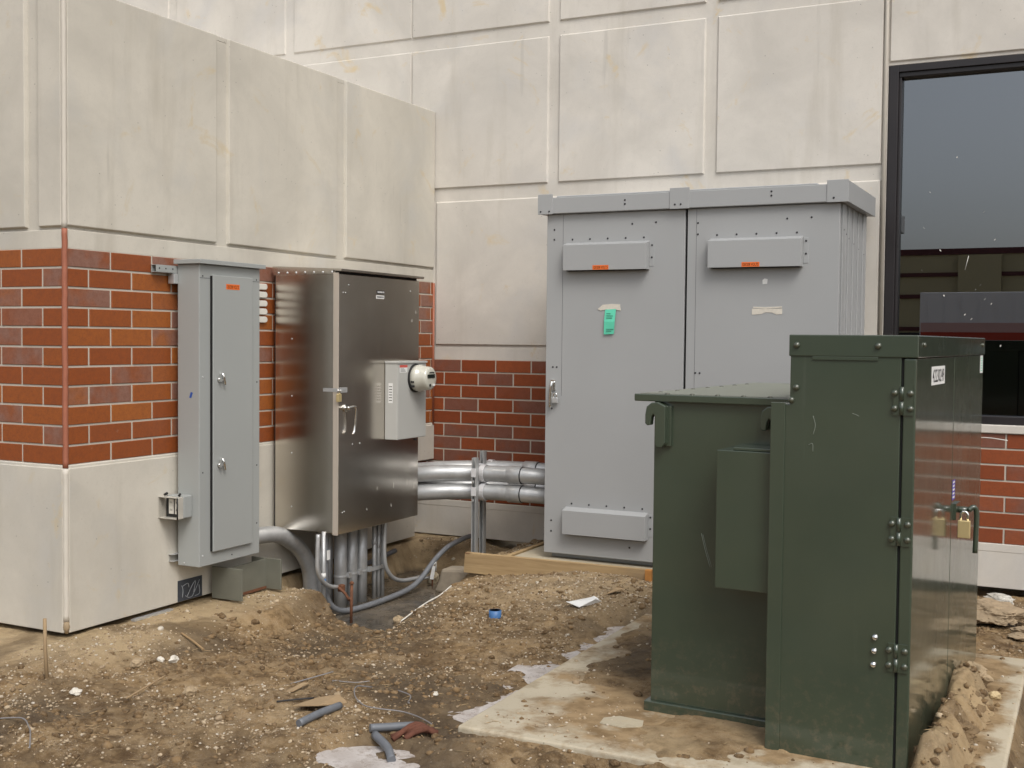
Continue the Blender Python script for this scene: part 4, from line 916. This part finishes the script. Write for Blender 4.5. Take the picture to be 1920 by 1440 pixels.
# ------------------------------------------------------------------ stones and debris
def rockmesh(r, seed, flat=.7, n=2, jag=.35, rough=1):
    bm = bmesh.new(); bmesh.ops.create_icosphere(bm, subdivisions=n, radius=1); rn = random.Random(seed)
    ax = [rn.uniform(.75, 1.25) for _ in range(2)]+[flat]
    dirs = [(Vector((rn.uniform(-1, 1), rn.uniform(-1, 1), rn.uniform(-1, 1))).normalized(), rn.uniform(.55, .95)) for _ in range(9)]
    for v in bm.verts:
        p = v.co.copy()
        for d, l_ in dirs:
            k = p.dot(d)
            if k > l_: p -= d*(k-l_)*.85
        p *= 1+rn.uniform(-1, 1)*.05*jag
        if n > 2:
            q = p*1.6+Vector((seed*3.1, seed, 0)); p = p*(1+.30*mnoise.fractal(q, .9, 2.1, 6)*rough)
        v.co = Vector((p.x*ax[0], p.y*ax[1], p.z*ax[2]))*r
    me = bpy.data.meshes.new('rock'); bm.to_mesh(me); bm.free(); return me
def rock(name, x, y, r, seed, m, lab, flat=.7, z=None, rz=0, group=None, sx=1):
    me = rockmesh(r, seed, flat, 5 if r > .08 else 4, .15, 1.5 if 'mud' in name else .9); me.materials.append(m); o = bpy.data.objects.new(name, me); COL.objects.link(o)
    me.transform(Matrix.Rotation(rz, 4, 'Z') @ Matrix.Diagonal((sx, 1, 1, 1)))
    o.location = (x, y, (hat(x, y) if z is None else z)+r*flat*.45); o['label'] = lab; o['category'] = 'rock'
    if group: o['group'] = group
    return o
rock('rock', 4.235, 1.40, .085, 4, M_ROCK, 'large tan rock on the mud right of the green cabinet', .8, z=-.885)
rock('rock', 4.335, 1.22, .030, 9, mat('yellow_stone', (.48, .38, .22), .9, var=.15, vscale=20), 'small yellowish stone near the right rim of the pad', .8, z=-.895)
rock('mud_clod', 4.235, .98, .075, 12, M_MUDROCK, 'brown mud lump midway along the right side of green cabinet', .8, z=-.90)['category'] = 'mud lump'
rock('mud_clod', 4.24, .60, .085, 14, M_MUDROCK, 'biggest cracked mud lump at the lower right beside green cabinet', .6, z=-.90)['category'] = 'mud lump'
rock('rock', .608, .12, .026, 21, M_ROCKW, 'white stone in the dirt left of centre below the wall', .8)
rock('rock', .585, .06, .020, 22, M_ROCKW, 'smaller white stone touching the white one below the wall', .8)
rock('rock', .60, -.50, .022, 23, M_ROCKW, 'white stone lying right of the thin wooden stake', .8)
rock('rock', .53, -.05, .030, 24, M_ROCK, 'tan stone just left of the paired white stones', .8)
rock('rock', 1.05, -.25, .028, 25, M_ROCK, 'brown angular stone in the pale gravel patch', .9)
rock('rock', 2.02, .30, .016, 27, M_ROCKW, 'pale stone beside the long wire loop', .8)
rock('rock', 1.65, .05, .022, 28, M_ROCK, 'tan stone above the wire loop left end', .8)
rock('rock', .88, 1.80, .035, 29, M_ROCK, 'pale broken stone at the near rim of the pit', .8)
rock('rock', .45, 2.95, .055, 31, M_PAD, 'grey stone at the far end of the pit', .8, z=-1.08)
def stick(name, a, b_, r, m, lab, cat='stick', z0=.006, z1=.006, mid=0, hollow=False):
    za = hat(*a)+z0; zb = hat(*b_)+z1; mx_ = ((a[0]+b_[0])/2+mid, (a[1]+b_[1])/2, max((za+zb)/2, hat((a[0]+b_[0])/2, (a[1]+b_[1])/2)+z0))
    pts = smooth([(*a, za), mx_, (*b_, zb)], 6)
    o = MB().tube(pts, r, 10).build(name, m); return tag(o, lab, cat)
stick('stick', (.88, -.47), (.81, -.15), .0042, M_TAN, 'thin pale stick lying in the dirt left of centre', z0=.02, z1=.02)
stick('stick', (.37, .44), (.60, .35), .006, M_WOODR, 'dark brown twig lying below the black wall patch', z0=.015, z1=.015)
stick('stick', (1.50, -.20), (1.60, -.06), .004, M_SCREW, 'thin black rod left of the loose grey pipe', z0=.012)
stick('pipe_offcut', (1.785, -.42), (1.81, -.16), .0165, M_PVC, 'short straight grey pipe offcut beside the tan board scrap', 'pipe', .018, .022)
stick('pipe_offcut', (2.09, -.35), (2.215, -.21), .0165, M_PVC, 'dirty grey pipe offcut lying across the ice by the pad corner', 'pipe', .02, .02)
stick('pipe_offcut', (2.12, -.36), (2.29, -.50), .0175, M_PVC, 'bent grey pipe offcut pointing toward viewer on the ice', 'pipe', .02, .018, mid=.02)
stk = MB().tube([(.345, -.43, -1.0), (.338, -.436, -.80), (.336, -.436, -.655)], .0085, 6).build('wooden_stake', M_TAN); tag(stk, 'thin upright wooden stake in the dirt below the wall corner', 'stake')
def wire(pts, r, lab, lift=.012, m=None):
    q = [(a, b_, max(hat(a, b_), ICE_Z if 2.1 < a < 2.45 else -9)+lift*(.6+.8*abs(math.sin(i*1.7)))) for i, (a, b_) in enumerate(pts)]
    return tag(MB().tube(smooth(q, 7), r, 6).build('wire', m or M_WIRE), lab, 'wire')
wire([(1.74, .20), (1.72, .10), (1.78, .0), (1.88, -.08), (1.97, -.10), (2.06, -.07), (2.14, -.08), (2.22, -.13), (2.27, -.16)], .0030, 'long looping grey wire running to the pad corner', .02)
wire([(1.88, .20), (1.97, .16), (2.02, .06), (2.05, .02)], .0028, 'short dark wire just above the long looping wire', .02)
wire([(.60, -.93), (.72, -.90), (.82, -.95), (.92, -1.03), (1.02, -1.12)], .0030, 'curved grey wire at the lower left', .02)
wire([(1.50, .22), (1.60, .26), (1.66, .30)], .0022, 'fine pale wire above the tan board scrap', .015)
wire([(.93, 1.75), (.98, 1.95), (1.0, 2.1), (1.0, 2.25)], .0045, 'pale curved wire lying on the pit rim', .012, M_WHITEPL)
wire([(1.35, .10), (1.45, .30)], .003, 'straight thin grey wire in the middle of the dirt', .02)
wire([(2.44+.075*math.cos(a)+.03, .53+.05*math.sin(a)) for a in np.linspace(-.6, 4.0, 9)], .006, 'muddy wire ring lying on the concrete pad', .01, M_MUDROCK)
for n_, x_, y_, m_, lab, cat in (('blue_ring', 1.653, 1.605, M_BLUE, 'blue plastic pipe coupling ring on the dirt mound', 'pipe ring'),):
    z_ = hat(x_, y_); q = MB(); pr2 = [(0, .036), (.042, .036), (.042, .031), (0, .031)]
    pts = [(x_, y_, z_+a) for a, r_ in pr2]; q.tube(pts, .03, 20, caps=False, rs=[r_ for a, r_ in pr2]); tag(q.build(n_, m_), lab, cat)
def scrap(name, x, y, poly, m, lab, cat='scrap', tilt=.02, lift=.01, th=.004):
    z = hat(x, y); q = MB(); v = [(x+a, y+b_, z+lift+tilt*math.sin(a*30+b_*17)) for a, b_ in poly]; k = len(v)
    q.add(v+[(a, b_, c-th) for a, b_, c in v], [tuple(range(k)), tuple(range(2*k-1, k-1, -1))]+[(i, (i+1) % k, k+(i+1) % k, k+i) for i in range(k)])
    return tag(q.build(name, m), lab, cat)
scrap('board_scrap', 1.66, -.12, [(-.05, -.11), (.06, -.07), (.10, .10), (.03, .12), (-.04, .06)], M_TAN, 'flat tan board scrap beside the straight grey pipe', lift=.02)
scrap('paper_scrap', 2.06, 1.95, [(-.07, -.10), (.0, -.07), (.06, .03), (.09, .12), (.02, .10), (-.03, .02)], M_WHITE, 'crumpled white paper scrap near the top of the ice strip', lift=.02, tilt=.02)
scrap('wood_chip', 1.42, .05, [(-.02, -.06), (.02, -.05), (.03, .06), (-.01, .05)], M_TAN, 'small orange wood chip left of centre', lift=.015, tilt=.01)
scrap('wood_chip', 2.15, 2.18, [(-.03, -.05), (.03, -.02), (.05, .07), (.0, .05)], M_TAN, 'pale wood chip by the transformer tank corner', lift=.02, tilt=.015)
scrap('concrete_spall', 3.02, .14, [(-.10, -.05), (.0, -.06), (.07, -.01), (.05, .06), (-.06, .07), (-.11, .02)], M_PAD, 'flat pale concrete spall on the pad below the tank corner', lift=.0, tilt=.0)
bpy.data.objects['concrete_spall'].location.z = PADTOP+.0005
rg = MB()
for k in range(5):
    a = k*1.1; rg.tube(smooth([(2.24+.03*math.cos(a)-.04, -.26+.03*math.sin(a)-.05, -.955), (2.26+.02*math.sin(a), -.24, -.935+.006*k), (2.30+.03*math.cos(a+1), -.19+.02*math.sin(a), -.95)], 4), .012, 7)
tag(rg.build('rag', M_RAG), 'muddy red brown rag bunched at the pad corner on the ice', 'rag')
# things behind the transformer on the right
rock('sand_slab', 4.18, 3.05, .20, 41, M_FELT, 'slab of caked sand behind the transformer below the brick wall', .35, z=-.93, rz=.4, sx=1.1)['category'] = 'sand slab'
rock('mud_clod', 4.45, 2.75, .13, 43, M_FELT, 'flat caked sand piece in front of the larger sand slab', .3, z=-.96, rz=.9, sx=1.3)['category'] = 'mud lump'
bt = rock('plastic_bag', 4.20, 3.50, .06, 45, M_CLEARPL, 'crumpled clear plastic by the wall foot under the window', .6, z=-.93, sx=1.6); bt['category'] = 'plastic'
wire([(4.02, 3.3), (4.3, 2.9), (4.5, 2.6)], .004, 'dark thin rod behind the transformer', .02, M_SCREW)
t_ = MB().tube(smooth([(4.00, D-.05, -.05+.12), (4.10, D-.09, .078), (4.22, D-.12, .068)], 5), .0035, 6); tag(t_.build('wire', M_WHITEPL), 'thin white wire sticking out from brick wall right of the transformer', 'wire')

# gravel and clods, uncountable
def scatter(name, N, rmin, rmax, m, dens, sub=1, seed=1, flat=(.5, .9), power=2.5, sink=.25, lng=None):
    rs = np.random.RandomState(seed); bm = bmesh.new(); bmesh.ops.create_icosphere(bm, subdivisions=sub, radius=1)
    base = np.array([v.co[:] for v in bm.verts]); fc = np.array([[v.index for v in f.verts] for f in bm.faces]); bm.free()
    xs = rs.uniform(.0, 4.9, N*6); ys = rs.uniform(-1.5, 3.7, N*6); d = dens(xs, ys); keep = rs.rand(N*6) < d
    xs = xs[keep][:N]; ys = ys[keep][:N]; n = len(xs); zs = height(xs, ys)
    pad = (xs > 2.43) & (xs < 4.43) & (ys > -.19) & (ys < 2.0); zs = np.where(pad, np.maximum(zs, PADTOP), zs)
    r = rmin+(rmax-rmin)*rs.rand(n)**power
    sc = np.stack([rs.uniform(.7, 1.3, n), rs.uniform(.7, 1.3, n), rs.uniform(*flat, n)], -1)*r[:, None]
    if lng: sc[:, 0] *= rs.uniform(*lng, n); sc[:, 1] *= .35; sc[:, 2] *= .4
    jit = 1+rs.uniform(-.28, .28, (n, len(base), 1)); P = base[None]*jit*sc[:, None]
    a = rs.uniform(0, 6.28, n); ca, sa = np.cos(a)[:, None], np.sin(a)[:, None]
    X_ = P[..., 0]*ca-P[..., 1]*sa+xs[:, None]; Y_ = P[..., 0]*sa+P[..., 1]*ca+ys[:, None]; Z_ = P[..., 2]+(zs+r*(.5-sink))[:, None]
    V = np.stack([X_, Y_, Z_], -1).reshape(-1, 3); F = (fc[None]+(np.arange(n)*len(base))[:, None, None]).reshape(-1, 3)
    me = bpy.data.meshes.new(name); me.vertices.add(len(V)); me.vertices.foreach_set('co', V.ravel()); me.loops.add(F.size)
    me.loops.foreach_set('vertex_index', F.ravel()); me.polygons.add(len(F)); me.polygons.foreach_set('loop_start', np.arange(0, F.size, 3))
    me.polygons.foreach_set('loop_total', np.full(len(F), 3)); me.update(); me.materials.append(m)
    o = bpy.data.objects.new(name, me); COL.objects.link(o); o['kind'] = 'stuff'; return o
def outside(x, y):
    return ~((x < .02) & (y > 0)) & ~((x > 1.22) & (x < 3.7) & (y > 2.62)) & ~((x > .85) & (x < 2.3) & (y > 2.6) & (y < 2.67)) & ~((x > 3.0) & (x < 4.13) & (y > .08) & (y < 1.95))
def dens_gravel(x, y):
    patch = sm(-.15, .45, fbm(x, y, 3, 4, 101))
    mound = np.exp(-((x-1.9)/.7)**2-((y-2.2)/.7)**2); pit = pit_mask(x, y)
    pad = (x > 2.43) & (x < 4.43) & (y > -.19) & (y < 2)
    return np.clip(.08+.65*patch+.7*mound, 0, 1)*(1-.96*pit)*np.where(pad, .22, 1)*outside(x, y)*(1-.8*ice_mask(x, y))
def gravmat():
    g = NG('gravel_stone'); r = g.geo.outputs['Random Per Island']
    c = g.mix(g.ramp(r, .0, .62), (.17, .11, .055), (.42, .33, .22)); c = g.mix(g.ramp(r, .74, 1.0), c, (.53, .48, .40))
    g.col(c); g.p.inputs['Roughness'].default_value = .9; g.bump(g.noise(g.geo.outputs['Position'], 300, 3), .5, .001); return g.m
def clodmat():
    g = NG('soil_clod'); r = g.geo.outputs['Random Per Island']; P = g.geo.outputs['Position']
    c = g.mix(r, (.085, .048, .018), (.22, .14, .065)); c = g.mix(g.ramp(g.noise(P, 80, 5), .45, .7, 0, .7), c, (.26, .19, .115))
    g.col(c); g.p.inputs['Roughness'].default_value = .95; g.bump(g.noise(P, 200, 5, .7), 1, .003); return g.m
GM = gravmat()
scatter('gravel', 26000, .0014, .0085, GM, dens_gravel, 1, 1)
scatter('pebbles', 380, .007, .017, GM, dens_gravel, 2, 2, power=2, sink=.42)
def dens_clod(x, y):
    k = sm(-.1, .4, fbm(x, y, 2.5, 4, 111)); pit = pit_mask(x, y); pad = (x > 2.43) & (x < 4.43) & (y > -.19) & (y < 2)
    dw = np.where(y > 0, x, np.hypot(np.maximum(x, 0), np.minimum(y, 0)))
    return (.15+.8*k)*(1-pit)*sm(.25, .6, dw)*np.where(pad, np.where((x > 4.16) & (x < 4.36) & (y < 1.4), 3, .12), 1)*outside(x, y)*(1-ice_mask(x, y))
scatter('soil_clods', 9000, .003, .024, clodmat(), dens_clod, 1, 3, power=4, sink=.45)
scatter('straw', 1500, .003, .006, mat('straw_bits', (.36, .26, .14), .9, var=.4, vscale=30), dens_clod, 1, 6, power=1, sink=.0, lng=(3, 9))

# ------------------------------------------------------------------ what the window mirrors: yard behind the camera
M_BEIGE = mat('beige_metal_siding', (.50, .43, .25), .6); M_MAROON = mat('maroon_trim', (.10, .02, .02), .5)
M_TRW = mat('trailer_white', (.88, .86, .85), .4, var=.06, vscale=.6); M_TRR = mat('trailer_red', (.5, .05, .02), .5); M_TYRE = mat('tyre_rubber', (.015, .015, .016), .85)
wb = thing('warehouse', 'long beige metal building with maroon trim mirrored in the window', 'building', (10, -55, -1))
MB().box((-30, -62, -1), (45, -51, 5.45)).build('wall', M_BEIGE, wb)
tm = MB()
for z_ in (5.15, 4.05, 2.95, 1.3): tm.box((-30, -51.0, z_), (45, -50.9, z_+(.3 if z_ > 5 else .2)))
tm.build('trim', M_MAROON, wb)
pi = MB()
for k in range(9): pi.box((-27.6+6.5*k, -50.88, 1.5), (-25.6+6.5*k, -50.6, 5.1))
pi.build('pilasters', M_BEIGE, wb)
wn = MB()
for k in range(8): wn.box((-24+6.5*k, -50.98, -.2), (-21.5+6.5*k, -50.9, 1.2))
wn.build('windows', M_BRONZE, wb)
tl = thing('box_trailer', 'white box trailer with red lower stripe mirrored in the window', 'trailer', (6, -38, -1))
MB().box((-1.75, -40.5, .25), (12.5, -38, 2.72)).build('box', M_TRW, tl, bevel=.03)
MB().box((-1.7, -37.99, .66), (12.4, -37.94, 1.12)).build('stripe', M_TRR, tl)
MB().box((-1.7, -37.99, 1.125), (12.4, -37.95, 1.5)).build('pale_stripe', mat('pale_pink_band', (.68, .42, .38), .5), tl)
rb = MB()
for k in range(22): rb.box((-1.5+.65*k, -37.99, 1.52), (-1.46+.65*k, -37.96, 2.6))
rb.build('ribs', M_TRW, tl)
for x_ in (-.4, .9):
    for y_ in (-40.3, -38.4): MB().cyl((x_, y_, -.5), (x_, y_+.3, -.5), .5, 20).build('wheel', M_TYRE, tl, bevel=.03)
for x_ in (9.2, 9.6): MB().box((x_, -38.4, -1), (x_+.12, -38.28, .25)).build('landing_leg', M_TYRE, tl)
